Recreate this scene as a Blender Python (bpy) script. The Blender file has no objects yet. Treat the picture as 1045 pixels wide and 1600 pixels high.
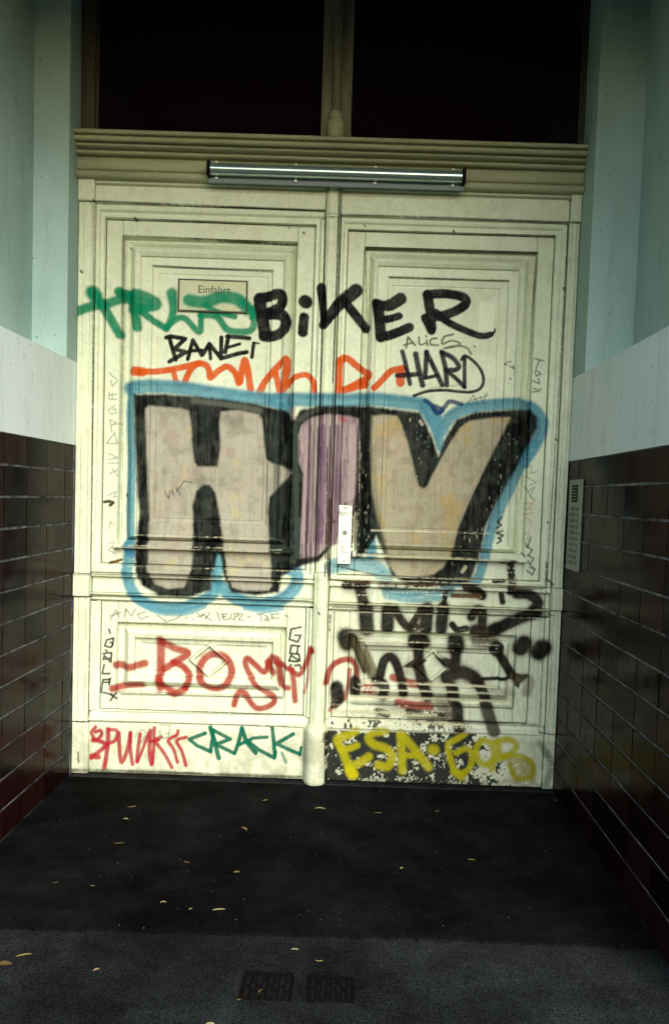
import bpy, math, random
import numpy as np
from mathutils import Vector, Matrix

# ------------------------------------------------------------------ camera, sky, sun, exposure
scene = bpy.context.scene
col = scene.collection
CAM = (0.1904, -4.523, 1.4377)
YAW, PITCH, ROLL = -0.0035, -0.0648, 0.0332
FPX, SHX, SHY = 1420.94, 27.85, 68.74          # focal length and film shift, in pixels of a 1045 x 1600 frame

_F = np.array([math.sin(YAW)*math.cos(PITCH), math.cos(YAW)*math.cos(PITCH), math.sin(PITCH)])
_R0 = np.array([math.cos(YAW), -math.sin(YAW), 0.0])
_U0 = np.cross(_R0, _F)
_R = math.cos(ROLL)*_R0 + math.sin(ROLL)*_U0
_U = -math.sin(ROLL)*_R0 + math.cos(ROLL)*_U0
_C = np.array(CAM)

cam_data = bpy.data.cameras.new('camera')
cam = bpy.data.objects.new('camera', cam_data)
col.objects.link(cam)
cam.matrix_world = Matrix(((_R[0], _U[0], -_F[0], CAM[0]), (_R[1], _U[1], -_F[1], CAM[1]),
                           (_R[2], _U[2], -_F[2], CAM[2]), (0, 0, 0, 1)))
cam_data.sensor_fit = 'VERTICAL'
cam_data.sensor_height = 36.0
cam_data.sensor_width = 23.5
cam_data.lens = FPX/1600*36.0
cam_data.shift_x = -SHX/1600
cam_data.shift_y = SHY/1600
cam_data.clip_end = 500
scene.camera = cam

SUN_AZ, SUN_EL = math.radians(161), math.radians(31)
world = bpy.data.worlds.new('World')
scene.world = world
world.use_nodes = True
wn = world.node_tree.nodes
sky = wn.new('ShaderNodeTexSky')
sky.sky_type = 'NISHITA'
sky.sun_disc = False
sky.sun_elevation = SUN_EL
sky.sun_rotation = SUN_AZ
sky.air_density = 1.0
sky.dust_density = 1.5
sky.ozone_density = 1.0
world.node_tree.links.new(sky.outputs[0], wn['Background'].inputs[0])
wn['Background'].inputs[1].default_value = 0.13

sun_data = bpy.data.lights.new('sun', 'SUN')
sun_data.energy = 1.5
sun_data.angle = math.radians(40)
sun_data.color = (1.0, 0.99, 0.95)
sun = bpy.data.objects.new('sun', sun_data)
col.objects.link(sun)
_sd = Vector((math.sin(SUN_AZ)*math.cos(SUN_EL), math.cos(SUN_AZ)*math.cos(SUN_EL), math.sin(SUN_EL)))
sun.rotation_euler = _sd.to_track_quat('Z', 'Y').to_euler()
sun.location = (1.5, -12, 8)

vs = scene.view_settings
vs.view_transform = 'Standard'
vs.look = 'None'
vs.gamma = 1.0
vs.exposure = 1.26
vs.use_curve_mapping = False

# ------------------------------------------------------------------ measuring helpers
rng = np.random.default_rng(7)
random.seed(5)


def ray(px, py):
    return _F + (px-522.5-SHX)/FPX*_R - (py-800-SHY)/FPX*_U


def at_y(px, py, y=0.0):            # a point on the plane of the doors (or one parallel to it) -> (X, Z)
    d = ray(px, py)
    t = (y-_C[1])/d[1]
    p = _C+t*d
    return float(p[0]), float(p[2])


def at_x(px, py, x):                # a point on a side wall -> (Y, Z)
    d = ray(px, py)
    t = (x-_C[0])/d[0]
    p = _C+t*d
    return float(p[1]), float(p[2])


def at_z(px, py, z=0.0):            # a point on the floor -> (X, Y)
    d = ray(px, py)
    t = (z-_C[2])/d[2]
    p = _C+t*d
    return float(p[0]), float(p[1])


def to_chart(X, Z):                 # door plane -> chart of the measured elevation
    dx, dy, dz = X-_C[0], 0-_C[1], Z-_C[2]
    z = dx*_F[0]+dy*_F[1]+dz*_F[2]
    u = dx*_R[0]+dy*_R[1]+dz*_R[2]
    v = dx*_U[0]+dy*_U[1]+dz*_U[2]
    return 522.5+SHX+FPX*u/z, 800+SHY-FPX*v/z


def lin(c):
    c = np.asarray(c, float)/255.0
    return np.where(c <= 0.04045, c/12.92, ((c+0.055)/1.055)**2.4)


# ------------------------------------------------------------------ materials
def material(name, base=(0.5, 0.5, 0.5), rough=0.6, spec=0.5, metal=0.0):
    m = bpy.data.materials.new(name)
    m.use_nodes = True
    b = m.node_tree.nodes['Principled BSDF']
    b.inputs['Base Color'].default_value = (*base, 1)
    b.inputs['Roughness'].default_value = rough
    b.inputs['Specular IOR Level'].default_value = spec
    b.inputs['Metallic'].default_value = metal
    return m, m.node_tree.nodes, m.node_tree.links, b


def noise(n, l, scale, detail=6, rough=0.6, coord=None, stretch=None):
    t = n.new('ShaderNodeTexNoise')
    t.inputs['Scale'].default_value = scale
    t.inputs['Detail'].default_value = detail
    t.inputs['Roughness'].default_value = rough
    if coord is None:
        coord = n.new('ShaderNodeTexCoord').outputs['Object']
    if stretch:
        mp = n.new('ShaderNodeMapping')
        mp.inputs['Scale'].default_value = stretch
        l.new(coord, mp.inputs['Vector'])
        coord = mp.outputs['Vector']
    l.new(coord, t.inputs['Vector'])
    return t.outputs['Fac']


def ramp(n, l, fac, stops):
    r = n.new('ShaderNodeValToRGB')
    el = r.color_ramp.elements
    while len(el) < len(stops):
        el.new(0.5)
    for e, (p, c) in zip(el, stops):
        e.position = p
        e.color = (*c, 1) if len(c) == 3 else c
    l.new(fac, r.inputs['Fac'])
    return r.outputs['Color']


def mixc(n, l, mode, fac, a, b):
    m = n.new('ShaderNodeMix')
    m.data_type = 'RGBA'
    m.blend_type = mode
    for sock, v in ((m.inputs[0], fac), (m.inputs[6], a), (m.inputs[7], b)):
        if hasattr(v, 'links'):
            l.new(v, sock)
        elif isinstance(v, (int, float)):
            sock.default_value = v
        else:
            sock.default_value = (*v, 1)
    return m.outputs[2]


def bump(n, l, b, h, strength=0.3, dist=0.002):
    bp = n.new('ShaderNodeBump')
    bp.inputs['Strength'].default_value = strength
    bp.inputs['Distance'].default_value = dist
    l.new(h, bp.inputs['Height'])
    l.new(bp.outputs['Normal'], b.inputs['Normal'])


def mapr(n, l, v, a, b, c, d):
    m = n.new('ShaderNodeMapRange')
    m.inputs[1].default_value, m.inputs[2].default_value = a, b
    m.inputs[3].default_value, m.inputs[4].default_value = c, d
    l.new(v, m.inputs[0])
    return m.outputs[0]


def world_pos(n):
    return n.new('ShaderNodeNewGeometry').outputs['Position']


MAT = {}


def build_materials():
    # painted wood: colour comes from the paint layers (brushed cream, spray, marker), grime and brush relief from nodes
    m, n, l, b = material('painted_wood', rough=0.48, spec=0.06)
    at = n.new('ShaderNodeAttribute')
    at.attribute_name = 'paint'
    pos = world_pos(n)
    gr = noise(n, l, 55, 8, 0.7, pos)
    gr2 = noise(n, l, 5, 5, 0.6, pos)
    c = mixc(n, l, 'MULTIPLY', 1.0, at.outputs['Color'], ramp(n, l, gr, [(0.25, (0.86, 0.85, 0.80)), (0.6, (1, 1, 1))]))
    c = mixc(n, l, 'MULTIPLY', 1.0, c, ramp(n, l, gr2, [(0.3, (0.90, 0.90, 0.86)), (0.62, (1, 1, 1))]))
    spk = noise(n, l, 300, 3, 0.6, pos)
    c = mixc(n, l, 'MULTIPLY', 1.0, c, ramp(n, l, spk, [(0.22, (0.72, 0.70, 0.62)), (0.36, (1, 1, 1))]))
    l.new(c, b.inputs['Base Color'])
    l.new(mapr(n, l, gr, 0.3, 0.7, 0.45, 0.68), b.inputs['Roughness'])
    bump(n, l, b, noise(n, l, 140, 6, 0.7, pos, (1, 1, 0.35)), 0.28, 0.0016)
    MAT['wood'] = m

    # plaster: white band, darker grey-green above it
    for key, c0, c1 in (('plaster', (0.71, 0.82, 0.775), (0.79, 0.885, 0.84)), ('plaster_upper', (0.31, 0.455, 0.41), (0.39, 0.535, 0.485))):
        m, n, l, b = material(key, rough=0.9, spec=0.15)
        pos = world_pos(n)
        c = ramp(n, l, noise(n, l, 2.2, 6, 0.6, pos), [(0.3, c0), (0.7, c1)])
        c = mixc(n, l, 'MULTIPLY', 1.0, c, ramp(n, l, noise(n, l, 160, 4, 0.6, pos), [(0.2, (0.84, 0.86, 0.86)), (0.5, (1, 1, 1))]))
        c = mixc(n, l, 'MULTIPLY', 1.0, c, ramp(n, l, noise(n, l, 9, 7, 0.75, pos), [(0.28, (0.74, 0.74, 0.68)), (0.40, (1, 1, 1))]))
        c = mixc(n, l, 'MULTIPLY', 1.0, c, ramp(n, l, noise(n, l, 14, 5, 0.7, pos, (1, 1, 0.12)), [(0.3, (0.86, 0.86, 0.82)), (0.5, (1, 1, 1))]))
        v = n.new('ShaderNodeTexVoronoi')
        v.inputs['Scale'].default_value = 11
        l.new(pos, v.inputs['Vector'])
        c = mixc(n, l, 'MULTIPLY', 1.0, c, ramp(n, l, v.outputs['Distance'], [(0.035, (0.35, 0.34, 0.30)), (0.06, (1, 1, 1))]))
        l.new(c, b.inputs['Base Color'])
        bump(n, l, b, noise(n, l, 120, 6, 0.7, pos), 0.5, 0.003)
        MAT[key] = m

    # glazed tile
    m, n, l, b = material('brown_glazed_tile', rough=0.1, spec=0.022)
    oi = n.new('ShaderNodeObjectInfo')
    pos = world_pos(n)
    c = ramp(n, l, oi.outputs['Random'], [(0.0, (0.0045, 0.0015, 0.0018)), (0.5, (0.0095, 0.0030, 0.0030)), (1.0, (0.019, 0.0062, 0.0055))])
    c = mixc(n, l, 'MULTIPLY', 1.0, c, ramp(n, l, noise(n, l, 40, 5, 0.6, pos), [(0.3, (0.6, 0.6, 0.6)), (0.7, (1.25, 1.2, 1.2))]))
    l.new(c, b.inputs['Base Color'])
    sm = noise(n, l, 6, 6, 0.65, pos)
    l.new(mapr(n, l, sm, 0.3, 0.75, 0.09, 0.34), b.inputs['Roughness'])
    bump(n, l, b, noise(n, l, 9, 3, 0.5, pos), 0.10, 0.004)
    MAT['tile'] = m
    m, n, l, b = material('cement_grout', rough=0.95, spec=0.1)
    pos = world_pos(n)
    l.new(ramp(n, l, noise(n, l, 11, 7, 0.75, pos), [(0.36, (0.025, 0.028, 0.028)), (0.62, (0.25, 0.285, 0.275))]), b.inputs['Base Color'])
    MAT['grout'] = m

    # asphalt of the entrance and of the pavement
    for key, lo, hi in (('asphalt', 0.0012, 0.0125), ('pavement', 0.006, 0.029)):
        m, n, l, b = material(key, rough=0.95, spec=0.02)
        pos = world_pos(n)
        c = ramp(n, l, noise(n, l, 5, 9, 0.72, pos), [(0.30, (lo*1.6, lo*1.7, lo*1.65)), (0.78, (hi, hi*1.12, hi*1.05))])
        c = mixc(n, l, 'MULTIPLY', 1.0, c, ramp(n, l, noise(n, l, 120, 5, 0.8, pos), [(0.36, (0.25, 0.25, 0.25)), (0.64, (2.3, 2.3, 2.3))]))
        c = mixc(n, l, 'MULTIPLY', 1.0, c, ramp(n, l, noise(n, l, 1.4, 5, 0.65, pos), [(0.38, (0.40, 0.38, 0.38)), (0.6, (1, 1, 1))]))
        v = n.new('ShaderNodeTexVoronoi')
        v.inputs['Scale'].default_value = 26
        l.new(pos, v.inputs['Vector'])
        c = mixc(n, l, 'MIX', ramp(n, l, v.outputs['Distance'], [(0.02, (0.5, 0.5, 0.5)), (0.05, (0, 0, 0))]), c, (hi*2.6, hi*2.9, hi*3.0))
        l.new(c, b.inputs['Base Color'])
        bump(n, l, b, noise(n, l, 180, 6, 0.75, pos), 0.6, 0.004)
        MAT[key] = m
    m, n, l, b = material('worn_stone', rough=0.85, spec=0.05)
    pos = world_pos(n)
    l.new(ramp(n, l, noise(n, l, 12, 8, 0.7, pos), [(0.3, (0.006, 0.006, 0.006)), (0.7, (0.024, 0.026, 0.026))]), b.inputs['Base Color'])
    bump(n, l, b, noise(n, l, 60, 6, 0.7, pos), 0.5, 0.003)
    MAT['stone'] = m

    m, n, l, b = material('dark_window_glass', (0.007, 0.002, 0.005), 0.06, 0.35)
    MAT['glass'] = m
    # transom woodwork, older and dirtier oil paint
    m, n, l, b = material('old_oil_paint', rough=0.55, spec=0.3)
    pos = world_pos(n)
    c = ramp(n, l, noise(n, l, 7, 7, 0.65, pos, (0.25, 1, 1)), [(0.3, (0.25, 0.265, 0.14)), (0.68, (0.41, 0.43, 0.25))])
    c = mixc(n, l, 'MULTIPLY', 1.0, c, ramp(n, l, noise(n, l, 90, 5, 0.7, pos), [(0.25, (0.6, 0.58, 0.5)), (0.45, (1, 1, 1))]))
    l.new(c, b.inputs['Base Color'])
    bump(n, l, b, noise(n, l, 120, 5, 0.7, pos), 0.3, 0.0015)
    MAT['oldpaint'] = m

    m, n, l, b = material('dark_olive_paint', rough=0.55, spec=0.25)
    pos = world_pos(n)
    l.new(ramp(n, l, noise(n, l, 30, 6, 0.65, pos, (1, 1, 0.2)), [(0.3, (0.045, 0.04, 0.026)), (0.7, (0.10, 0.09, 0.058))]), b.inputs['Base Color'])
    bump(n, l, b, noise(n, l, 120, 5, 0.7, pos), 0.3, 0.0015)
    MAT['olive'] = m
    m, n, l, b = material('weathered_olive_paint', rough=0.55, spec=0.2)
    pos = world_pos(n)
    l.new(ramp(n, l, noise(n, l, 24, 6, 0.65, pos, (1, 1, 0.2)), [(0.3, (0.11, 0.112, 0.07)), (0.7, (0.23, 0.235, 0.15))]), b.inputs['Base Color'])
    bump(n, l, b, noise(n, l, 120, 5, 0.7, pos), 0.3, 0.0015)
    MAT['olive2'] = m
    m, n, l, b = material('grey_lamp_housing', (0.17, 0.21, 0.195), 0.5, 0.4)
    MAT['lamp'] = m
    m, n, l, b = material('lamp_tube_glass', (0.50, 0.66, 0.60), 0.22, 0.9)
    b.inputs['Metallic'].default_value = 0.8
    MAT['tube'] = m
    m, n, l, b = material('lamp_clip', (0.75, 0.75, 0.58), 0.4, 0.5)
    MAT['clip'] = m
    m, n, l, b = material('black_plastic_and_shade', (0.006, 0.006, 0.006), 0.6, 0.1)
    MAT['black'] = m
    m, n, l, b = material('bright_steel', rough=0.42, spec=0.5)
    pos = world_pos(n)
    l.new(ramp(n, l, noise(n, l, 22, 6, 0.6, pos), [(0.32, (0.30, 0.30, 0.22)), (0.48, (0.80, 0.80, 0.68))]), b.inputs['Base Color'])
    b.inputs['Metallic'].default_value = 0.15
    MAT['steel'] = m
    m, n, l, b = material('anodised_aluminium', rough=0.45, spec=0.5)
    pos = world_pos(n)
    l.new(ramp(n, l, noise(n, l, 50, 5, 0.6, pos), [(0.3, (0.14, 0.17, 0.12)), (0.7, (0.25, 0.29, 0.21))]), b.inputs['Base Color'])
    MAT['alu'] = m
    m, n, l, b = material('bell_button_grey', (0.075, 0.085, 0.06), 0.4, 0.5)
    MAT['button'] = m
    m, n, l, b = material('cast_iron', rough=0.7, spec=0.05)
    pos = world_pos(n)
    l.new(ramp(n, l, noise(n, l, 60, 5, 0.7, pos), [(0.3, (0.0012, 0.0007, 0.0007)), (0.7, (0.006, 0.0042, 0.004))]), b.inputs['Base Color'])
    bump(n, l, b, noise(n, l, 150, 4, 0.7, pos), 0.5, 0.002)
    MAT['iron'] = m
    m, n, l, b = material('sign_lettering', (0.06, 0.065, 0.04), 0.6, 0.3)
    MAT['letter'] = m
    m, n, l, b = material('dry_leaf', rough=0.7, spec=0.25)
    oi = n.new('ShaderNodeObjectInfo')
    l.new(ramp(n, l, oi.outputs['Random'], [(0, (0.13, 0.085, 0.03)), (0.5, (0.36, 0.29, 0.08)), (1, (0.42, 0.38, 0.18))]), b.inputs['Base Color'])
    MAT['leaf'] = m
    m, n, l, b = material('white_paper', (0.72, 0.76, 0.55), 0.6, 0.2)
    MAT['paper'] = m
    m, n, l, b = material('facade_render', rough=0.9, spec=0.2)
    pos = world_pos(n)
    l.new(ramp(n, l, noise(n, l, 3, 7, 0.6, pos), [(0.3, (0.09, 0.09, 0.085)), (0.7, (0.15, 0.147, 0.14))]), b.inputs['Base Color'])
    MAT['facade'] = m


build_materials()


# ------------------------------------------------------------------ object helpers
def tag(o, label=None, cat=None, group=None, kind=None):
    for k, v in (('label', label), ('category', cat), ('group', group), ('kind', kind)):
        if v:
            o[k] = v
    return o


def empty(name, loc=(0, 0, 0)):
    o = bpy.data.objects.new(name, None)
    col.objects.link(o)
    o.location = loc
    o.empty_display_size = 0.1
    return o


def place(name, mesh, mat, parent=None, loc=None):
    o = bpy.data.objects.new(name, mesh)
    col.objects.link(o)
    if mat is not None and not mesh.materials:
        mesh.materials.append(MAT[mat])
    if loc is not None:
        o.location = loc
    if parent is not None:
        o.parent = parent
        o.matrix_parent_inverse = Matrix.Translation(parent.location).inverted() if loc is None else Matrix()
    return o


class MB:                             # collects boxes, grids and tubes into one mesh
    def __init__(self):
        self.v, self.f, self.n = [], [], 0

    def add(self, verts, faces):
        self.v.append(np.asarray(verts, float).reshape(-1, 3))
        self.f += [tuple(i+self.n for i in f) for f in faces]
        self.n += len(self.v[-1])

    def box(self, x0, x1, y0, y1, z0, z1, bev=0.0):
        if x0 > x1: x0, x1 = x1, x0
        if y0 > y1: y0, y1 = y1, y0
        if z0 > z1: z0, z1 = z1, z0
        if bev <= 0:
            V = [(x, y, z) for x in (x0, x1) for y in (y0, y1) for z in (z0, z1)]
            self.add(V, [(0, 1, 3, 2), (4, 6, 7, 5), (0, 4, 5, 1), (2, 3, 7, 6), (0, 2, 6, 4), (1, 5, 7, 3)])
            return
        b = bev
        V, idx = [], {}
        for i, x in enumerate((x0, x1)):
            for j, y in enumerate((y0, y1)):
                for k, z in enumerate((z0, z1)):
                    sx, sy, sz = (b if i == 0 else -b), (b if j == 0 else -b), (b if k == 0 else -b)
                    for ax, p in enumerate(((x, y+sy, z+sz), (x+sx, y, z+sz), (x+sx, y+sy, z))):
                        idx[(i, j, k, ax)] = len(V)
                        V.append(p)
        F = []
        for i in (0, 1):
            F.append([idx[(i, j, k, 0)] for j, k in ((0, 0), (1, 0), (1, 1), (0, 1))])
            F.append([idx[(j, i, k, 1)] for j, k in ((0, 0), (1, 0), (1, 1), (0, 1))])
            F.append([idx[(j, k, i, 2)] for j, k in ((0, 0), (1, 0), (1, 1), (0, 1))])
        for a in (0, 1):
            for c in (0, 1):
                F.append([idx[(0, a, c, 1)], idx[(1, a, c, 1)], idx[(1, a, c, 2)], idx[(0, a, c, 2)]])
                F.append([idx[(a, 0, c, 0)], idx[(a, 1, c, 0)], idx[(a, 1, c, 2)], idx[(a, 0, c, 2)]])
                F.append([idx[(a, c, 0, 0)], idx[(a, c, 1, 0)], idx[(a, c, 1, 1)], idx[(a, c, 0, 1)]])
        for i in (0, 1):
            for j in (0, 1):
                for k in (0, 1):
                    F.append([idx[(i, j, k, 0)], idx[(i, j, k, 1)], idx[(i, j, k, 2)]])
        self.add(V, F)

    def tube(self, p0, p1, r, seg=16, caps=True, r1=None):
        p0, p1 = Vector(p0), Vector(p1)
        d = (p1-p0).normalized()
        a = d.orthogonal().normalized()
        b = d.cross(a)
        r1 = r if r1 is None else r1
        V = []
        for p, rr in ((p0, r), (p1, r1)):
            for i in range(seg):
                t = 2*math.pi*i/seg
                V.append(p+a*math.cos(t)*rr+b*math.sin(t)*rr)
        F = [(i, (i+1) % seg, seg+(i+1) % seg, seg+i) for i in range(seg)]
        if caps:
            F += [tuple(range(seg-1, -1, -1)), tuple(range(seg, 2*seg))]
        self.add([tuple(v) for v in V], F)

    def mesh(self, name, smooth=False):
        me = bpy.data.meshes.new(name)
        me.from_pydata(np.vstack(self.v).tolist(), [], self.f)
        me.validate()
        import bmesh
        bm = bmesh.new()
        bm.from_mesh(me)
        bmesh.ops.recalc_face_normals(bm, faces=bm.faces)
        bm.to_mesh(me)
        bm.free()
        if smooth:
            me.shade_smooth()
        return me

    def build(self, name, mat, parent=None, smooth=False, loc=None):
        return place(name, self.mesh(name, smooth), mat, parent, loc)


# ------------------------------------------------------------------ the paint layers on the doors
SC = 2                                            # chart samples per unit
CX0, CY0, CX1, CY1 = 90, 255, 940, 1250
PW, PH = (CX1-CX0)*SC, (CY1-CY0)*SC


def vnoise(h, w, cell, seed, cellx=None):         # smooth value noise, 0..1
    r = np.random.default_rng(seed)
    cx = cellx or cell
    gh, gw = int(h/cell)+3, int(w/cx)+3
    g = r.random((gh, gw)).astype(np.float32)
    y = np.arange(h)/cell
    x = np.arange(w)/cx
    yi, xi = y.astype(int), x.astype(int)
    ty, tx = y-yi, x-xi
    ty = (ty*ty*(3-2*ty)).astype(np.float32)[:, None]
    tx = (tx*tx*(3-2*tx)).astype(np.float32)[None, :]
    a = g[np.ix_(yi, xi)]*(1-tx)+g[np.ix_(yi, xi+1)]*tx
    b = g[np.ix_(yi+1, xi)]*(1-tx)+g[np.ix_(yi+1, xi+1)]*tx
    return a*(1-ty)+b*ty


def fbm(cell, seed, octs=4, cellx=None):
    s, amp, tot = 0, 1.0, 0
    for i in range(octs):
        s = s+amp*vnoise(PH, PW, max(cell/2**i, 1.01), seed+i, (max(cellx/2**i, 1.01) if cellx else None))
        tot += amp
        amp *= 0.55
    return s/tot


GR1 = fbm(26, 11)
GR2 = fbm(6, 31, 3)
SPK = vnoise(PH, PW, 1.6, 77)
STREAK_V = fbm(90, 51, 4, 5)
STREAK_H = fbm(4, 61, 4, 120)

PAINT = np.empty((PH, PW, 3), np.float32)
ALBEDO = 0.72
CREAM = lin((237, 246, 214))*0.83
PAINT[:] = CREAM
YY, XX = np.mgrid[0:PH, 0:PW].astype(np.float32)
XX = XX/SC+CX0
YY = YY/SC+CY0


def smooth(a, b, x):
    t = np.clip((x-a)/(b-a), 0, 1)
    return t*t*(3-2*t)


def blend(sl, mask, colr):
    c = (lin(colr)*ALBEDO).astype(np.float32)
    PAINT[sl] = PAINT[sl]*(1-mask[..., None])+c*mask[..., None]


def window(x0, y0, x1, y1):
    a = slice(max(0, int((y0-CY0)*SC)), min(PH, int((y1-CY0)*SC)+1))
    b = slice(max(0, int((x0-CX0)*SC)), min(PW, int((x1-CX0)*SC)+1))
    return a, b


def spline(pts, n=7):
    P = np.asarray(pts, float)
    if len(P) < 3:
        return P
    E = np.vstack([2*P[0]-P[1], P, 2*P[-1]-P[-2]])
    out = []
    for i in range(1, len(E)-2):
        for t in np.linspace(0, 1, n, endpoint=False):
            a, b, c, d = E[i-1], E[i], E[i+1], E[i+2]
            out.append(0.5*((2*b)+(-a+c)*t+(2*a-5*b+4*c-d)*t*t+(-a+3*b-3*c+d)*t**3))
    out.append(P[-1])
    return np.array(out)


def stroke(pts, w, colr, al=0.95, soft=0.22, o=None, curve=True, w1=None, wear=0.0, over=0.16):
    """Spray or marker line. pts in chart units, or in a local frame o=(ox, oy, scale)."""
    P = np.asarray(pts, float)
    if o is not None:
        P = P/o[2]+np.array(o[:2])
    if curve:
        P = spline(P)
    w1 = w if w1 is None else w1
    W = np.linspace(w, w1, len(P))
    pad = max(w, w1)*0.9+5
    sl = window(P[:, 0].min()-pad, P[:, 1].min()-pad, P[:, 0].max()+pad, P[:, 1].max()+pad)
    X, Y = XX[sl], YY[sl]
    if X.size == 0:
        return
    D = np.full(X.shape, 1e3, np.float32)
    if len(P) == 1:
        P = np.vstack([P, P+0.01])
        W = np.array([w, w])
    for i in range(len(P)-1):
        a, b = P[i], P[i+1]
        d = b-a
        L = d@d+1e-9
        t = np.clip(((X-a[0])*d[0]+(Y-a[1])*d[1])/L, 0, 1)
        q = np.hypot(X-a[0]-t*d[0], Y-a[1]-t*d[1])/((W[i]*(1-t)+W[i+1]*t)*0.5)
        D = np.minimum(D, q)
    e = max(soft, 1.2/max(w, 1))
    D = D*(0.93+0.14*GR2[sl])
    m = 1-smooth(1-e, 1+e, D)
    if over > 0 and w > 8:                       # overspray dust
        m = np.maximum(m, (1-smooth(0.9, 1.55, D))*(SPK[sl] > 0.62)*over)
    m = m*al*(1.02+0.16*(GR1[sl]-0.5)+0.12*(SPK[sl]-0.5))
    if wear > 0:
        m = m*smooth(wear-0.08, wear+0.08, STREAK_H[sl]*0.6+GR2[sl]*0.4)
    blend(sl, np.clip(m, 0, 1), colr)


def blob(pts, colr, al=0.97, soft=1.6, curve=False, wear=0.0, streak=0.0):
    """Filled area with soft edge."""
    P = np.asarray(pts, float)
    if curve:
        P = spline(np.vstack([P, P[:1]]))[:-1]
    sl = window(P[:, 0].min()-8, P[:, 1].min()-8, P[:, 0].max()+8, P[:, 1].max()+8)
    X, Y = XX[sl], YY[sl]
    ins = np.zeros(X.shape, bool)
    D = np.full(X.shape, 1e3, np.float32)
    n = len(P)
    for i in range(n):
        a, b = P[i], P[(i+1) % n]
        d = b-a
        t = np.clip(((X-a[0])*d[0]+(Y-a[1])*d[1])/(d@d+1e-9), 0, 1)
        D = np.minimum(D, np.hypot(X-a[0]-t*d[0], Y-a[1]-t*d[1]))
        c = (a[1] > Y) != (b[1] > Y)
        if d[1] != 0:
            ins ^= c & (X < (b[0]-a[0])*(Y-a[1])/d[1]+a[0])
    S = np.where(ins, -D, D)+(GR2[sl]-0.5)*1.2
    m = (1-smooth(-soft, soft, S))*al*(1.03+0.12*(GR1[sl]-0.5))
    if streak > 0:
        m = m*(1-streak*smooth(0.5, 0.68, STREAK_V[sl]))
    if wear > 0:
        m = m*smooth(wear-0.06, wear+0.06, GR2[sl]*0.6+GR1[sl]*0.4)
    m = np.clip(m, 0, 1)
    blend(sl, m, colr)
    return sl, m


MOT1, MOT2, MOT3 = fbm(80, 201, 6), fbm(30, 221, 5), fbm(60, 241, 4, 7)


def mottle(sm, *layers):                         # uneven can spray: (noise, from, to, colour, strength)
    sl, m = sm
    for nz, a, b, c, k in layers:
        blend(sl, m*smooth(a, b, nz[sl])*k, c)


GREEN, BLK, ORANGE, RED, PINK = (12, 150, 106), (18, 19, 22), (236, 100, 26), (186, 44, 32), (186, 40, 56)
BLUE, TEAL, YELLOW, GREY = (86, 160, 178), (0, 112, 84), (206, 200, 22), (178, 166, 142)
A3, A4, A5, A6, A7, A8 = (100, 400, 2.375), (500, 400, 2.375), (100, 680, 2.375), (500, 680, 2.375), (100, 930, 2.375), (480, 930, 2.375)
B1, B2, B3, B4 = (100, 940, 4.75), (320, 940, 4.75), (500, 940, 4.75), (680, 940, 4.75)
C5, C7 = (250, 400, 5.225), (600, 480, 5.225)
D6, D7, D8 = (380, 780, 4.75), (560, 780, 4.75), (700, 780, 4.75)
S6, S5 = (140, 1120, 3.0735), (160, 940, 3.4833)


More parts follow.
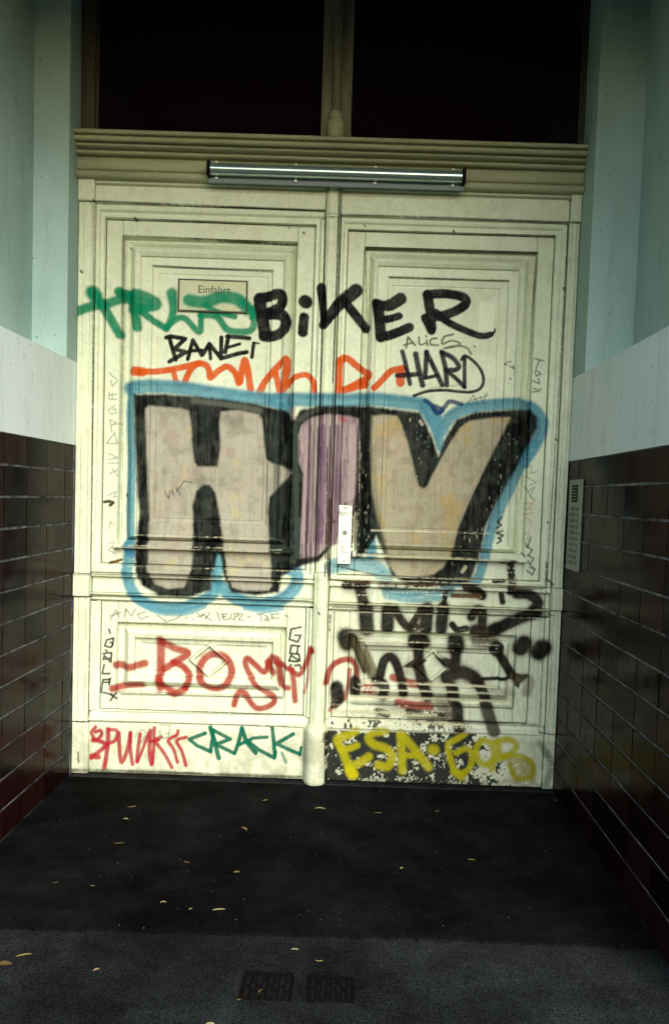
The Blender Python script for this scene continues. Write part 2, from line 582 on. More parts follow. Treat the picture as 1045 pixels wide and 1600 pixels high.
def paint_doors():
    stroke = globals()['stroke']
    # brushed coat: uneven, a little stained, dirtier towards the bottom boards
    sh = 1-0.07*smooth(0.5, 0.75, GR1)-0.05*(STREAK_V-0.5)
    PAINT[:] *= sh[..., None]
    st = smooth(0.58, 0.75, STREAK_V)*smooth(820, 1000, YY)*0.25
    PAINT[:] = PAINT*(1-st[..., None])+(np.array([0.33, 0.31, 0.18])*st[..., None])
    bb = smooth(1128, 1140, YY-0.027*(XX-117))*(0.35*smooth(0.35, 0.65, GR1)+0.12)
    PAINT[:] = PAINT*(1-bb[..., None])+np.array([0.36, 0.37, 0.24])*bb[..., None]
    ft = smooth(1196, 1212, YY-0.027*(XX-117)+(GR1-0.5)*22)*0.6
    PAINT[:] = PAINT*(1-ft[..., None])+np.array([0.10, 0.10, 0.06])*ft[..., None]

    # bottom board of the right leaf: cream worn off down to an old black-green coat
    sl = window(508, 1118, 842, 1240)
    yy = YY[sl]-0.027*(XX[sl]-510)
    n1 = GR1[sl]*0.55+GR2[sl]*0.45
    thr = 0.585-0.32*smooth(690, 830, XX[sl])*smooth(1.0, 0.0, (yy-1140)/90*0.35)
    m = smooth(1136, 1139, yy)*(1-smooth(838, 840, XX[sl]+0.02*(yy-1140)))*(1-smooth(thr-0.02, thr+0.03, n1))
    blend(sl, m*0.97, (26, 32, 30))
    m2 = smooth(1112, 1124, yy)*(1-smooth(1134, 1136, yy))*(1-smooth(0.40, 0.44, n1))*(1-smooth(690, 760, XX[sl]))
    blend(sl, m2*0.9, (30, 38, 36))

    # --- upper tags
    g = dict(colr=GREEN, soft=0.36, al=0.92)
    stroke([(121, 491), (155, 479), (201, 463)], 15, **g)
    stroke([(148, 459), (163, 480), (187, 523)], 14, **g)
    stroke([(149, 460), (152, 464)], 22, **g)
    stroke([(186, 455), (205, 469), (214, 511)], 15, **g)
    stroke([(188, 458), (222, 460), (243, 473), (218, 483), (206, 482)], 15, **g)
    stroke([(206, 470), (230, 474)], 16, **g)
    stroke([(218, 484), (236, 498), (254, 509)], 11, **g)
    stroke([(266, 455), (268, 484), (258, 512)], 17, w1=9, **g)
    stroke([(256, 510), (275, 495), (288, 496), (309, 516), (312, 492)], 10, **g)
    stroke([(311, 489), (336, 492), (353, 512), (374, 516), (392, 512), (395, 490), (380, 471)], 11, **g)
    stroke([(294, 467), (318, 470), (345, 462), (370, 466), (386, 480)], 21, **g)
    stroke([(318, 474), (335, 484), (365, 492)], 9, **g)
    stroke([(392, 494), (397, 478)], 9, **g)

    k = dict(colr=BLK, soft=0.15, al=0.97)
    stroke([(404, 465), (409, 496), (413, 520)], 20, **k)
    stroke([(404, 463), (419, 461), (436, 458), (441, 468), (436, 480), (416, 487)], 17, **k)
    stroke([(416, 489), (440, 492), (446, 502), (441, 517), (426, 524), (411, 523)], 17, **k)
    stroke([(476.5, 471), (478, 472)], 21, **k)
    stroke([(475, 496), (473, 519)], 16, **k)
    stroke([(502, 452), (505, 480), (506, 508)], 15, w1=10, **k)
    stroke([(506, 510), (531, 477), (556, 454)], 15, w1=22, **k)
    stroke([(537, 470), (554, 491), (571, 512)], 15, **k)
    stroke([(590, 475), (593, 500), (595, 525)], 18, **k)
    stroke([(588, 474), (606, 476), (626, 464)], 15, w1=20, **k)
    stroke([(595, 500), (624, 491)], 12, **k)
    stroke([(595, 526), (614, 520), (640, 509)], 15, **k)
    stroke([(669, 459), (673, 484), (675, 510)], 16, **k)
    stroke([(668, 457), (698, 456), (726, 462), (727, 474), (706, 486), (686, 492)], 15, **k)
    stroke([(682, 486), (700, 500), (722, 511), (750, 522), (766, 521), (772, 514)], 13, w1=9, **k)
    stroke([(665, 494), (675, 514)], 14, **k)

    b = dict(colr=(22, 24, 22), soft=0.15, al=0.96, curve=False)
    stroke([(257, 525), (264, 523), (287, 527), (270, 543), (288, 548), (262, 563)], 7, **b)
    stroke([(262, 526), (272, 560)], 7, **b)
    stroke([(291, 559), (299, 529), (313, 553)], 6.5, **b)
    stroke([(294, 546), (313, 545)], 6, **b)
    stroke([(315, 551), (325, 535), (343, 557), (344, 525)], 7, **b)
    stroke([(325, 536), (327, 558)], 6, **b)
    stroke([(353, 523), (388, 526)], 7, **b)
    stroke([(355, 524), (350, 548)], 7, **b)
    stroke([(353, 541), (373, 535)], 5, **b)
    stroke([(343, 558), (372, 550), (384, 548)], 7, **b)
    stroke([(383, 547), (380, 550)], 4, **b)
    stroke([(395, 534), (392, 556)], 6, **b)
    stroke([(394, 533), (403, 534)], 3, **b)

    r = dict(colr=ORANGE, soft=0.2, al=0.93)
    stroke([(210, 580), (222, 580)], 15, **r)
    stroke([(215, 580), (240, 579), (277, 573), (310, 565)], 10, **r)
    stroke([(268, 577), (273, 595), (279, 606)], 9, **r)
    stroke([(286, 597), (294, 578), (306, 567), (319, 568), (325, 578), (327, 588), (340, 577), (353, 571), (365, 580), (371, 597)], 10, **r)
    stroke([(305, 616), (322, 606)], 8, **r)
    stroke([(373, 595), (377, 575), (381, 561), (386, 580), (390, 607)], 11, **r)
    stroke([(404, 612), (412, 596), (428, 578), (447, 561), (446, 585), (443, 600)], 11, **r)
    stroke([(430, 582), (433, 596), (437, 614)], 10, **r)
    stroke([(441, 612), (452, 596), (464, 588), (479, 586), (490, 598), (492, 622)], 9, **r)
    stroke([(531, 566), (530, 590), (529, 618)], 11, **r)
    stroke([(532, 564), (542, 560), (560, 574), (576, 586), (560, 598), (545, 606)], 11, **r)
    stroke([(536, 610), (556, 604), (570, 600)], 12, **r)
    stroke([(584, 606), (598, 592), (611, 578), (630, 573)], 10, **r)
    stroke([(626, 578), (626, 596)], 14, **r)

    a = dict(colr=(98, 116, 84), soft=0.3, al=0.85)
    stroke([(635, 541), (638, 524), (649, 537)], 3.4, curve=False, **a)
    stroke([(631, 537), (646, 533)], 3, **a)
    stroke([(655, 524), (657, 536), (668, 533)], 3, **a)
    stroke([(667, 529), (669, 538)], 3, **a)
    stroke([(666, 522), (667, 524)], 3, **a)
    stroke([(683, 526), (674, 528), (674, 536), (685, 537)], 3.2, **a)
    stroke([(709, 520), (695, 524), (692, 535), (706, 530), (720, 534), (713, 539), (695, 542), (714, 538), (730, 541), (738, 551)], 3.2, **a)

    # --- the big letters: sky-blue contour, black outline, grey fill
    bl = dict(colr=BLUE, soft=0.34, al=0.90)
    base_stroke = stroke

    def stroke(pts, w_, *a_, **k_):              # the can runs thick and thin: paler streaks inside the line
        base_stroke(pts, w_, *a_, **k_)
        if w_ >= 14:
            P_ = np.asarray(pts, float)
            base_stroke(P_+[w_*0.16, w_*0.16], w_*0.42, (142, 200, 204), al=0.5, soft=0.8, wear=0.47, over=0)
            base_stroke(P_-[w_*0.2, w_*0.2], w_*0.36, (60, 126, 146), al=0.45, soft=0.8, wear=0.5, over=0)

    stroke([(204, 856), (203, 800), (205, 720), (203, 650), (206, 606)], 15, **bl)
    stroke([(203, 606), (240, 602), (285, 605), (330, 612), (375, 618), (410, 622), (440, 630), (450, 638)], 22, **bl)
    stroke([(430, 624), (470, 624), (520, 627), (560, 624), (600, 624), (640, 628), (664, 632), (680, 650)], 22, **bl)
    stroke([(440, 636), (446, 648)], 14, **bl)
    stroke([(666, 636), (682, 668), (690, 700)], 24, w1=12, **bl)
    stroke([(690, 672), (705, 650), (730, 637), (770, 631), (810, 631), (834, 640), (846, 662), (838, 690), (818, 722)], 19, **bl)
    stroke([(832, 694), (810, 735), (786, 784), (768, 830), (757, 868), (748, 900), (735, 914)], 18, w1=14, al=0.85, colr=BLUE, soft=0.25)
    stroke([(203, 852), (201, 880), (204, 915), (222, 938), (250, 948), (282, 949), (312, 940), (335, 925), (341, 890), (343, 866)], 18, **bl)
    stroke([(214, 938), (250, 955), (290, 956), (318, 946)], 12, colr=(96, 165, 185), al=0.75, soft=0.3)
    stroke([(345, 915), (370, 935), (405, 943), (440, 936), (462, 916), (464, 895), (452, 888)], 20, **bl)
    stroke([(384, 950), (415, 954), (440, 950)], 9, colr=(70, 160, 190), al=0.7, soft=0.35)
    stroke([(520, 884), (548, 880), (580, 884), (602, 900)], 24, colr=(120, 185, 195), al=0.75, soft=0.3)
    stroke([(577, 826), (579, 850), (580, 866)], 17, **bl)
    stroke([(606, 926), (640, 932), (680, 930), (700, 922)], 20, colr=(110, 178, 190), al=0.82, soft=0.3, wear=0.38)
    stroke([(690, 914), (738, 912)], 9, **bl)
    stroke([(208, 856), (230, 858), (244, 859)], 6, colr=(26, 98, 160), al=0.7)
    stroke([(200, 858), (206, 866)], 12, colr=(40, 120, 175), al=0.6)
    stroke([(250, 868), (255, 885), (248, 900)], 8, colr=(40, 120, 170), al=0.55, soft=0.4)

    stroke = base_stroke
    BK = (22, 27, 25)
    BM = blob([(209, 616), (250, 614), (300, 618), (345, 622), (400, 630), (446, 642), (462, 655), (470, 640), (500, 636), (540, 634),
          (575, 634), (630, 640), (657, 643), (676, 682), (686, 712), (698, 682), (714, 655), (744, 643), (790, 640), (828, 640),
          (839, 652), (839, 668), (826, 694), (800, 742), (777, 786), (760, 824), (748, 868), (737, 902), (728, 911), (640, 912), (612, 900),
          (600, 866), (588, 838), (566, 868), (556, 872), (556, 800), (500, 876), (470, 884), (440, 900), (436, 925), (400, 930), (362, 926),
          (353, 905), (345, 868), (340, 864), (332, 900), (330, 922), (296, 932), (250, 930), (222, 914), (211, 880), (216, 800), (212, 720)],
         BK, al=0.95, soft=3.2)
    mottle(BM, (MOT1, .5, .72, (60, 74, 66), .42), (MOT3, .5, .66, (8, 9, 10), .85), (MOT2, .60, .74, (74, 86, 76), .35))
    GF = (190, 188, 168)
    HM = blob([(226, 638), (232, 633), (280, 637), (292, 641), (296, 660), (297, 690), (301, 722), (306, 729), (338, 729), (343, 700),
          (341, 660), (344, 642), (370, 640), (402, 646), (408, 655), (411, 690), (414, 716), (424, 724), (440, 728), (456, 738),
          (440, 756), (420, 776), (417, 800), (420, 850), (423, 880), (425, 915), (420, 922), (380, 922), (364, 917), (357, 900),
          (352, 866), (346, 830), (339, 792), (335, 770), (326, 757), (314, 757), (304, 768), (298, 790), (301, 850), (300, 890), (288, 917),
          (262, 919), (244, 912), (232, 888), (232, 806), (229, 722)], GF, al=0.97, soft=3.0)
    mottle(HM, (MOT1, .5, .7, (206, 200, 176), .55), (MOT2, .52, .68, (150, 142, 122), .40), (fbm(60, 301, 4), .58, .72, (206, 178, 156), .3), (fbm(50, 311, 4), .60, .74, (212, 200, 140), .5), (STREAK_V, .55, .7, (152, 144, 124), .3))
    # I, pinker
    GI = (166, 148, 150)
    IM = blob([(466, 720), (466, 682), (471, 664), (484, 654), (510, 649), (545, 650), (561, 655), (562, 700), (559, 745), (556, 775), (530, 792),
          (527, 850), (509, 856), (496, 868), (469, 872), (472, 800), (474, 740)], GI, al=0.97, soft=2.6)
    mottle(IM, (MOT3, .48, .62, (104, 76, 94), .55), (fbm(80, 331, 3, 5), .55, .68, (206, 192, 180), .55), (MOT2, .55, .7, (186, 170, 160), .4))
    for x, w_, c_, a_ in ((486, 5, (110, 74, 96), .5), (497, 4, (96, 66, 88), .45), (505, 9, (120, 92, 118), .7), (516, 4, (84, 62, 76), .55), (528, 8, (128, 102, 118), .6), (479, 6, (196, 172, 170), .6), (550, 10, (196, 178, 172), .7), (558, 3, (110, 84, 98), .6), (493, 3, (196, 190, 170), .45), (513, 2, (200, 190, 180), .5)):
        stroke([(x, 668), (x-1, 740), (x-6, 846)], w_, c_, al=a_, soft=0.5, over=0)
    # V
    GV = (192, 187, 156)
    VM = blob([(581, 650), (600, 647), (620, 649), (626, 660), (637, 690), (646, 725), (654, 758), (661, 764), (668, 760), (682, 733), (692, 714),
          (706, 690), (720, 668), (735, 657), (770, 652), (797, 652), (790, 668), (767, 714), (740, 770), (719, 819), (704, 865), (692, 886),
          (677, 897), (645, 902), (620, 900), (608, 882), (600, 842), (590, 806), (581, 764), (579, 700)], GV, al=0.97, soft=3.0)
    mottle(VM, (MOT1, .48, .68, (204, 194, 160), .55), (MOT2, .52, .68, (156, 144, 112), .42), (fbm(56, 341, 5), .55, .70, (204, 176, 96), .55), (fbm(60, 351, 4), .58, .72, (200, 170, 146), .3), (STREAK_V, .55, .7, (150, 140, 112), .3))
    # translucent olive mist beside the black bar and inside the fills
    stroke([(582, 700), (586, 780), (596, 830), (606, 880)], 9, (120, 122, 92), al=0.4, soft=0.6)
    stroke([(300, 625), (330, 628), (375, 634), (404, 640)], 9, (120, 128, 112), al=0.55, soft=0.6)
    stroke([(352, 650), (368, 660), (374, 655)], 12, (128, 122, 106), al=0.5, soft=0.8)
    for i in range(90):                           # patchy fill
        x, y = random.uniform(230, 420), random.uniform(640, 915)
        if random.random() < 0.5:
            x, y = random.uniform(600, 740), random.uniform(660, 895)
        s_ = window(x-9, y-7, x+9, y+7)
        d_ = np.hypot((XX[s_]-x)/9, (YY[s_]-y)/7)
        base = PAINT[s_].mean(axis=2)
        sel = (base > 0.22) & (base < 0.44)
        blend(s_, (1-smooth(0.2, 1, d_))*sel*random.uniform(0.1, 0.32)*smooth(0.4, 0.6, GR2[s_]), random.choice([(205, 190, 120), (170, 150, 130), (210, 205, 180), (196, 160, 140), (150, 140, 110)]))
    # grey-green bare stripes where the outline was thin
    stroke([(431, 660), (432, 720), (430, 860)], 10, (52, 66, 58), al=0.55, soft=0.6, over=0)
    stroke([(463, 655), (462, 700), (464, 870)], 8, (66, 82, 70), al=0.75, soft=0.5, over=0)
    stroke([(306, 735), (318, 770), (322, 800)], 16, (70, 80, 68), al=0.30, soft=0.7, over=0)
    stroke([(322, 640), (320, 700)], 14, (56, 66, 60), al=0.35, soft=0.7, over=0)
    stroke([(470, 655), (485, 645), (498, 640)], 10, (84, 92, 80), al=0.7, soft=0.5)
    stroke([(456, 640), (458, 652)], 9, (196, 170, 160), al=0.7, soft=0.5)
    stroke([(533, 655), (540, 656)], 8, (190, 80, 60), al=0.5, soft=0.6)
    stroke([(640, 668), (650, 700), (655, 740)], 14, (52, 60, 48), al=0.4, soft=0.7)
    # chips in the black
    for i in range(150):
        if i < 60:
            x, y = random.uniform(556, 576), random.uniform(690, 870)
        elif i < 90:
            x, y = random.uniform(640, 672), random.uniform(650, 755)
        else:
            t = random.random()
            x, y = 812-95*t+random.uniform(-16, 16), 668+220*t
        if random.random() < 0.4:
            continue
        stroke([(x, y), (x+random.uniform(-1, 1), y+random.uniform(0, 5))], random.uniform(0.9, 2.3), random.choice([(150, 165, 140), (200, 200, 160), (96, 110, 96)]), al=0.75, curve=False, over=0)
    stroke([(722, 893), (727, 886)], 6, (212, 206, 170), al=0.85)
    stroke([(657, 657), (660, 662)], 5, (200, 195, 170), al=0.85)
    # blue inside the notch of the V and the dark blue scribble over it
    stroke([(683, 652), (684, 668)], 18, (104, 172, 186), al=0.8, soft=0.5)
    nv = dict(colr=(28, 66, 116), al=0.85, soft=0.3)
    stroke([(665, 624), (675, 632), (684, 645), (696, 634), (704, 626), (722, 630)], 7, **nv)
    stroke([(680, 636), (690, 640)], 12, **nv)

    h = dict(colr=(32, 18, 38), soft=0.28, al=0.93)
    stroke([(629, 547), (634, 566), (641, 598)], 7.5, **h)
    stroke([(650, 551), (655, 576), (661, 600)], 9, **h)
    stroke([(621, 585), (653, 583)], 8, **h)
    stroke([(667, 548), (665, 587)], 8, **h)
    stroke([(667, 548), (680, 575), (692, 600)], 8, **h)
    stroke([(665, 589), (684, 585)], 6, **h)
    stroke([(691, 548), (697, 575), (699, 600)], 8, **h)
    stroke([(691, 548), (708, 557), (718, 570), (712, 576), (698, 576)], 8, **h)
    stroke([(701, 579), (714, 590), (727, 603)], 7, **h)
    stroke([(727, 556), (727, 580), (727, 603)], 6.5, **h)
    stroke([(722, 560), (728, 554), (742, 563), (753, 577), (757, 593), (751, 606), (736, 611), (715, 610), (695, 608), (668, 610), (647, 617)], 5, **h)
    t = dict(colr=(96, 100, 70), soft=0.4, al=0.7, curve=False)
    stroke([(732, 628), (741, 616), (748, 628)], 1.8, **t)
    stroke([(738, 624), (765, 616)], 1.8, **t)
    stroke([(752, 618), (756, 628), (762, 612)], 1.6, **t)
    stroke([(660, 612), (676, 604), (722, 600)], 1.2, **t)

    # --- markers along the stiles
    f = dict(colr=(120, 126, 126), soft=0.5, al=0.62, curve=False)
    L = (150, 560, 4.706)
    for pts in ([(100, 110), (160, 160), (120, 205), (110, 160)], [(100, 250), (95, 300), (155, 300)], [(120, 255), (122, 300)], [(100, 270), (155, 262)],
                [(140, 345), (90, 380), (110, 410), (150, 400), (145, 370), (118, 378)], [(100, 450), (150, 470), (110, 500), (105, 450), (118, 540)], [(130, 485), (190, 480)],
                [(145, 540), (80, 625), (160, 625), (140, 560)], [(95, 700), (160, 730), (95, 745)], [(90, 770), (165, 770)], [(100, 850), (160, 820)], [(120, 810), (165, 870)],
                [(85, 1010), (150, 980), (130, 1020), (160, 1015)], [(95, 1255), (110, 1200), (130, 1220)], [(85, 1360), (130, 1350), (150, 1440), (90, 1410), (125, 1380), (175, 1420)]):
        stroke(pts, 1.9, o=L, **f)
    stroke([(64, 1055), (100, 1050), (128, 1060), (105, 1080)], 5, (78, 70, 38), al=0.95, o=L, curve=False)
    stroke([(110, 1500), (150, 1492), (190, 1480)], 4.5, (126, 96, 40), al=0.95, o=L, curve=False)
    stroke([(217, 1000), (220, 1015)], 2.5, (70, 64, 40), al=0.9, o=L)
    g2 = dict(colr=(84, 92, 78), soft=0.4, al=0.75, curve=False)
    L = (780, 540, 4.211)
    for pts in ([(230, 85), (290, 100)], [(262, 95), (240, 150)], [(240, 160), (272, 185), (240, 200), (235, 170)], [(215, 230), (262, 250), (255, 215)], [(225, 280), (262, 300), (215, 305)], [(262, 285), (272, 290)]):
        stroke(pts, 2.4, o=L, **g2)
    stroke([(55, 105), (80, 100)], 2.2, o=L, **g2)
    stroke([(70, 130), (100, 150), (95, 130)], 2.2, o=L, **g2)
    f2 = dict(colr=(140, 150, 124), soft=0.5, al=0.6, curve=False)
    for pts in ([(175, 800), (215, 790), (200, 840), (245, 830)], [(170, 860), (240, 900), (200, 920)], [(180, 960), (230, 930), (200, 990), (235, 1020)], [(170, 930), (215, 1010)]):
        stroke(pts, 1.8, o=L, **f2)
    for pts in ([(170, 1040), (220, 1030), (180, 1080), (215, 1075)], [(165, 1110), (225, 1100)], [(180, 1130), (215, 1165)], [(165, 1240), (200, 1230), (180, 1280)]):
        stroke(pts, 2.4, (224, 150, 116), al=0.4, soft=0.6, o=L, curve=False)
    g3 = dict(colr=(60, 66, 58), soft=0.35, al=0.8, curve=False)
    for pts in ([(205, 1260), (185, 1330), (172, 1300)], [(175, 1320), (215, 1345), (190, 1380)], [(165, 1390), (150, 1370)], [(185, 1380), (225, 1400), (200, 1440), (180, 1410)], [(200, 1440), (230, 1470), (195, 1460)], [(180, 1480), (215, 1510), (232, 1470)]):
        stroke(pts, 2.3, o=L, **g3)
    L = (720, 680, 5.225)
    g4 = dict(colr=(34, 36, 34), soft=0.3, al=0.9, curve=False)
    for pts in ([(340, 670), (305, 710), (335, 735), (300, 760)], [(345, 780), (295, 800), (350, 820), (310, 845)], [(310, 840), (335, 860), (300, 885)]):
        stroke(pts, 2.8, o=L, **g4)
    f3 = dict(colr=(140, 142, 124), soft=0.45, al=0.7)
    for pts in ([(45, 100), (75, 45), (90, 85)], [(40, 80), (100, 60)], [(120, 85), (130, 40), (160, 80), (180, 40)], [(235, 55), (190, 70), (210, 95), (250, 80)], [(300, 75), (350, 110), (400, 95), (430, 75)]):
        stroke(pts, 2.6, o=S5, curve=False, **f3)
    g5 = dict(colr=(86, 92, 70), soft=0.4, al=0.75, curve=False)
    for pts in ([(455, 88), (460, 90)], [(490, 93), (495, 95)], [(515, 60), (540, 85)], [(520, 85), (560, 68)], [(540, 65), (595, 105)], [(560, 95), (585, 60)], [(625, 60), (640, 105)], [(650, 70), (680, 68)], [(655, 70), (660, 100), (690, 95)], [(650, 85), (675, 82)],
                [(705, 65), (695, 90), (715, 98)], [(720, 65), (718, 105)], [(720, 65), (745, 75), (722, 85)], [(735, 62), (765, 70), (740, 100), (770, 102)], [(790, 82), (805, 84)], [(840, 68), (875, 68)], [(858, 70), (870, 110)], [(885, 75), (900, 85), (885, 100), (908, 105), (895, 80)], [(920, 70), (925, 100)], [(920, 70), (960, 66)], [(922, 86), (960, 92)], [(995, 75), (1010, 82)]):
        stroke(pts, 1.9, o=S5, **g5)
    stroke([(362, 745), (372, 770), (385, 765)], 2, (70, 66, 56), al=0.7, curve=False, o=(0, 0, 1)) if False else None
    for pts in ([(368, 210), (382, 235), (388, 205)], [(395, 200), (400, 222)], [(410, 195), (425, 220)], [(412, 208), (440, 170), (470, 175)]):
        stroke(pts, 2, (74, 68, 58), al=0.75, o=A5, curve=False, soft=0.4)
    # GALE / GEN
    gk = dict(colr=(26, 32, 30), soft=0.3, al=0.9, curve=False)
    for pts in ([(335, 205), (345, 235)], [(368, 272), (318, 285), (303, 330), (350, 340), (366, 315), (345, 300)], [(370, 275), (360, 330)], [(292, 385), (355, 380), (350, 450), (300, 400), (292, 430), (350, 420)], [(300, 468), (285, 535), (340, 535)],
                [(342, 578), (290, 580), (278, 672), (360, 690)], [(300, 600), (340, 598)], [(345, 570), (335, 620)], [(345, 690), (395, 720)], [(385, 680), (345, 735)], [(310, 360), (320, 368)]):
        stroke(pts, 3.0, o=B1, **gk)
    for pts in ([(712, 190), (640, 205), (628, 280), (690, 300), (712, 250), (670, 250)], [(640, 325), (705, 330)], [(640, 330), (632, 385), (700, 390)], [(690, 335), (685, 385)], [(625, 440), (640, 400), (705, 440), (700, 400)], [(625, 440), (690, 445)], [(640, 470), (620, 500)], [(670, 475), (705, 470), (712, 495)]):
        stroke(pts, 3.2, o=B2, **gk)

    # --- red word across the lower panels
    rd = dict(colr=(176, 48, 34), soft=0.46, al=0.88)
    stroke([(182, 1039), (203, 1042), (225, 1038)], 12, **rd)
    stroke([(176, 1076), (198, 1072), (221, 1070)], 12, **rd)
    stroke([(250, 1000), (250, 1040), (249, 1076)], 14, **rd)
    stroke([(252, 1004), (272, 1014), (292, 1022), (275, 1034), (256, 1046)], 12, **rd)
    stroke([(270, 1036), (286, 1044), (296, 1060), (288, 1076)], 11, **rd)
    stroke([(250, 1062), (256, 1072), (272, 1084), (288, 1078)], 11, **rd)
    an = np.linspace(0.4, 2*math.pi+0.5, 22)
    stroke(np.c_[336+25*np.cos(an), 1050+27*np.sin(an)], 12, **rd)
    stroke([(366, 1101), (372, 1084), (383, 1086), (400, 1106), (421, 1103), (428, 1091), (404, 1075), (384, 1044), (385, 1030), (398, 1040), (413, 1051), (424, 1028), (434, 1032), (438, 1060), (442, 1073), (450, 1075)], 9.5, **rd)
    stroke([(418, 1036), (426, 1050)], 12, **rd)
    stroke([(430, 1034), (455, 1048), (468, 1054), (478, 1036), (486, 1014)], 8, **rd)
    stroke([(456, 1046), (459, 1070), (461, 1095)], 9, **rd)
    stroke([(486, 1012), (487, 1016)], 9, **rd)
    stroke([(484, 1026), (481, 1060), (475, 1082)], 5, al=0.6, colr=RED, soft=0.5)
    stroke([(510, 1064), (516, 1044), (530, 1033), (545, 1031), (556, 1042), (557, 1058)], 9.5, **rd)
    stroke([(546, 1048), (544, 1070), (538, 1092)], 7, al=0.75, colr=RED, soft=0.4)
    stroke([(570, 1072), (584, 1072)], 14, wear=0.45, **rd)
    stroke([(570, 1082), (586, 1084)], 8, wear=0.45, **rd)
    stroke([(614, 1060), (640, 1068), (662, 1070)], 12, **rd)
    stroke([(622, 1099), (645, 1103), (672, 1104)], 13, wear=0.3, **rd)
    stroke([(516, 1108), (526, 1100)], 7, al=0.7, colr=RED, soft=0.5)

    # --- bottom left words
    p = dict(colr=PINK, soft=0.36, al=0.88)
    for pts, w_ in (([(38, 42), (18, 70), (40, 102), (66, 80), (60, 58), (36, 66)], 5.5), ([(25, 105), (60, 110), (85, 130), (40, 170), (18, 190)], 7), ([(20, 180), (50, 185)], 9), ([(98, 52), (96, 130), (80, 235)], 7),
                    ([(98, 55), (140, 60), (132, 105), (95, 122)], 6), ([(150, 70), (152, 150), (162, 210), (190, 150), (204, 70)], 6.5), ([(205, 75), (204, 150), (214, 220)], 6), ([(250, 75), (240, 150), (234, 205)], 6), ([(236, 210), (262, 150), (290, 70)], 5), ([(300, 60), (295, 150), (305, 220)], 7), ([(318, 45), (316, 130), (310, 215)], 5),
                    ([(350, 90), (322, 108), (360, 160), (402, 235)], 6), ([(430, 60), (425, 80), (385, 105), (410, 150), (428, 210)], 5.5), ([(470, 90), (425, 108), (450, 160), (468, 225)], 5.5), ([(300, 110), (340, 104)], 5)):
        stroke(pts, w_, o=S6, **p)
    f4 = dict(colr=(130, 134, 112), soft=0.5, al=0.6)
    for pts in ([(228, 90), (240, 60), (275, 62), (262, 110), (240, 120)], [(345, 60), (350, 95), (385, 85), (392, 30)], [(370, 75), (395, 70)], [(345, 30), (390, 34)]):
        stroke(pts, 1.8, o=S6, **f4)
    q = dict(colr=TEAL, soft=0.2, al=0.93, curve=False)
    for pts, w_ in (([(560, 72), (485, 100), (520, 130), (586, 160)], 6), ([(586, 160), (600, 60)], 6), ([(585, 45), (605, 110), (625, 190)], 7.5), ([(590, 52), (680, 100), (610, 125), (700, 168)], 6), ([(700, 168), (718, 120), (735, 48)], 6), ([(735, 48), (755, 110), (800, 165)], 7),
                    ([(715, 130), (790, 95), (855, 90)], 5.5), ([(770, 115), (815, 150), (890, 190), (895, 160)], 6), ([(880, 45), (888, 120), (892, 180)], 6), ([(980, 75), (900, 122), (960, 150), (1012, 172)], 6), ([(1010, 175), (1018, 140)], 5)):
        stroke(pts, w_, o=S6, **q)
    stroke([(925, 165), (945, 210)], 5, (30, 130, 110), al=0.7, o=S6, soft=0.4)

    # --- black drips of the right leaf
    w = dict(colr=(25, 25, 22), soft=0.3, al=0.95)
    stroke_ = globals()['stroke']

    def stroke(pts, w_, *a_, **k_):              # heavy wet lines
        stroke_(pts, w_*1.55, (112, 98, 62), al=0.34, soft=0.55, wear=0.30, over=0)
        stroke_(pts, w_*1.3, *a_, **k_)

    stroke([(540, 914), (556, 914), (572, 913)], 10, wear=0.42, **w)
    stroke([(562, 918), (567, 940)], 13, wear=0.36, **w)
    stroke([(571, 950), (573, 983)], 18, wear=0.18, **w)
    stroke([(606, 953), (605, 980)], 16, wear=0.18, **w)
    stroke([(616, 950), (626, 968), (638, 981), (650, 980)], 10, wear=0.24, **w)
    stroke([(640, 980), (652, 962), (657, 950)], 8, wear=0.3, **w)
    stroke([(667, 951), (665, 982)], 16, wear=0.2, **w)
    stroke([(692, 949), (689, 982)], 15, wear=0.22, **w)
    stroke([(695, 925), (693, 945)], 6, wear=0.4, **w)
    stroke([(706, 976), (714, 984), (728, 982)], 8, wear=0.28, **w)
    stroke([(700, 918), (596, 915)], 9, wear=0.5, **w)
    stroke([(728, 916), (742, 922), (752, 930)], 12, wear=0.3, **w)
    stroke([(706, 930), (748, 931)], 5, (120, 84, 52), wear=0.3)
    stroke([(736, 964), (744, 952), (752, 956), (753, 978)], 11, wear=0.26, **w)
    stroke([(742, 985), (760, 988), (774, 982)], 15, wear=0.2, **w)
    stroke([(806, 927), (826, 929), (839, 941), (832, 953)], 13, wear=0.12, **w)
    stroke([(836, 957), (806, 968), (772, 985)], 15, wear=0.12, **w)
    stroke([(797, 884), (799, 905), (796, 924)], 9, wear=0.34, **w)
    stroke([(782, 929), (784, 940)], 7, wear=0.3, **w)
    stroke([(770, 908), (786, 907)], 4, **w)
    stroke([(782, 877), (802, 878)], 5, **w)
    stroke([(745, 1000), (770, 1004)], 14, (70, 62, 44), al=0.6, wear=0.35)

    stroke([(540, 995), (542, 1004)], 21, **w)
    stroke([(552, 1000), (562, 1022), (572, 1046)], 11, **w)
    stroke([(560, 1005), (572, 1030), (582, 1054)], 14, (112, 106, 74), al=0.75, soft=0.3)
    stroke([(594, 1056), (600, 1034), (610, 1028), (618, 1036), (626, 1060), (630, 1086)], 11, **w)
    stroke([(588, 1064), (600, 1072), (598, 1088)], 12, wear=0.3, **w)
    stroke([(648, 1003), (660, 1003)], 19, **w)
    stroke([(654, 1010), (654, 1026)], 13, **w)
    blob([(658, 1024), (668, 1034), (650, 1046), (632, 1044), (628, 1044), (648, 1030)], (25, 25, 22), al=0.93)
    stroke([(654, 1042), (660, 1066), (668, 1090)], 14, wear=0.12, **w)
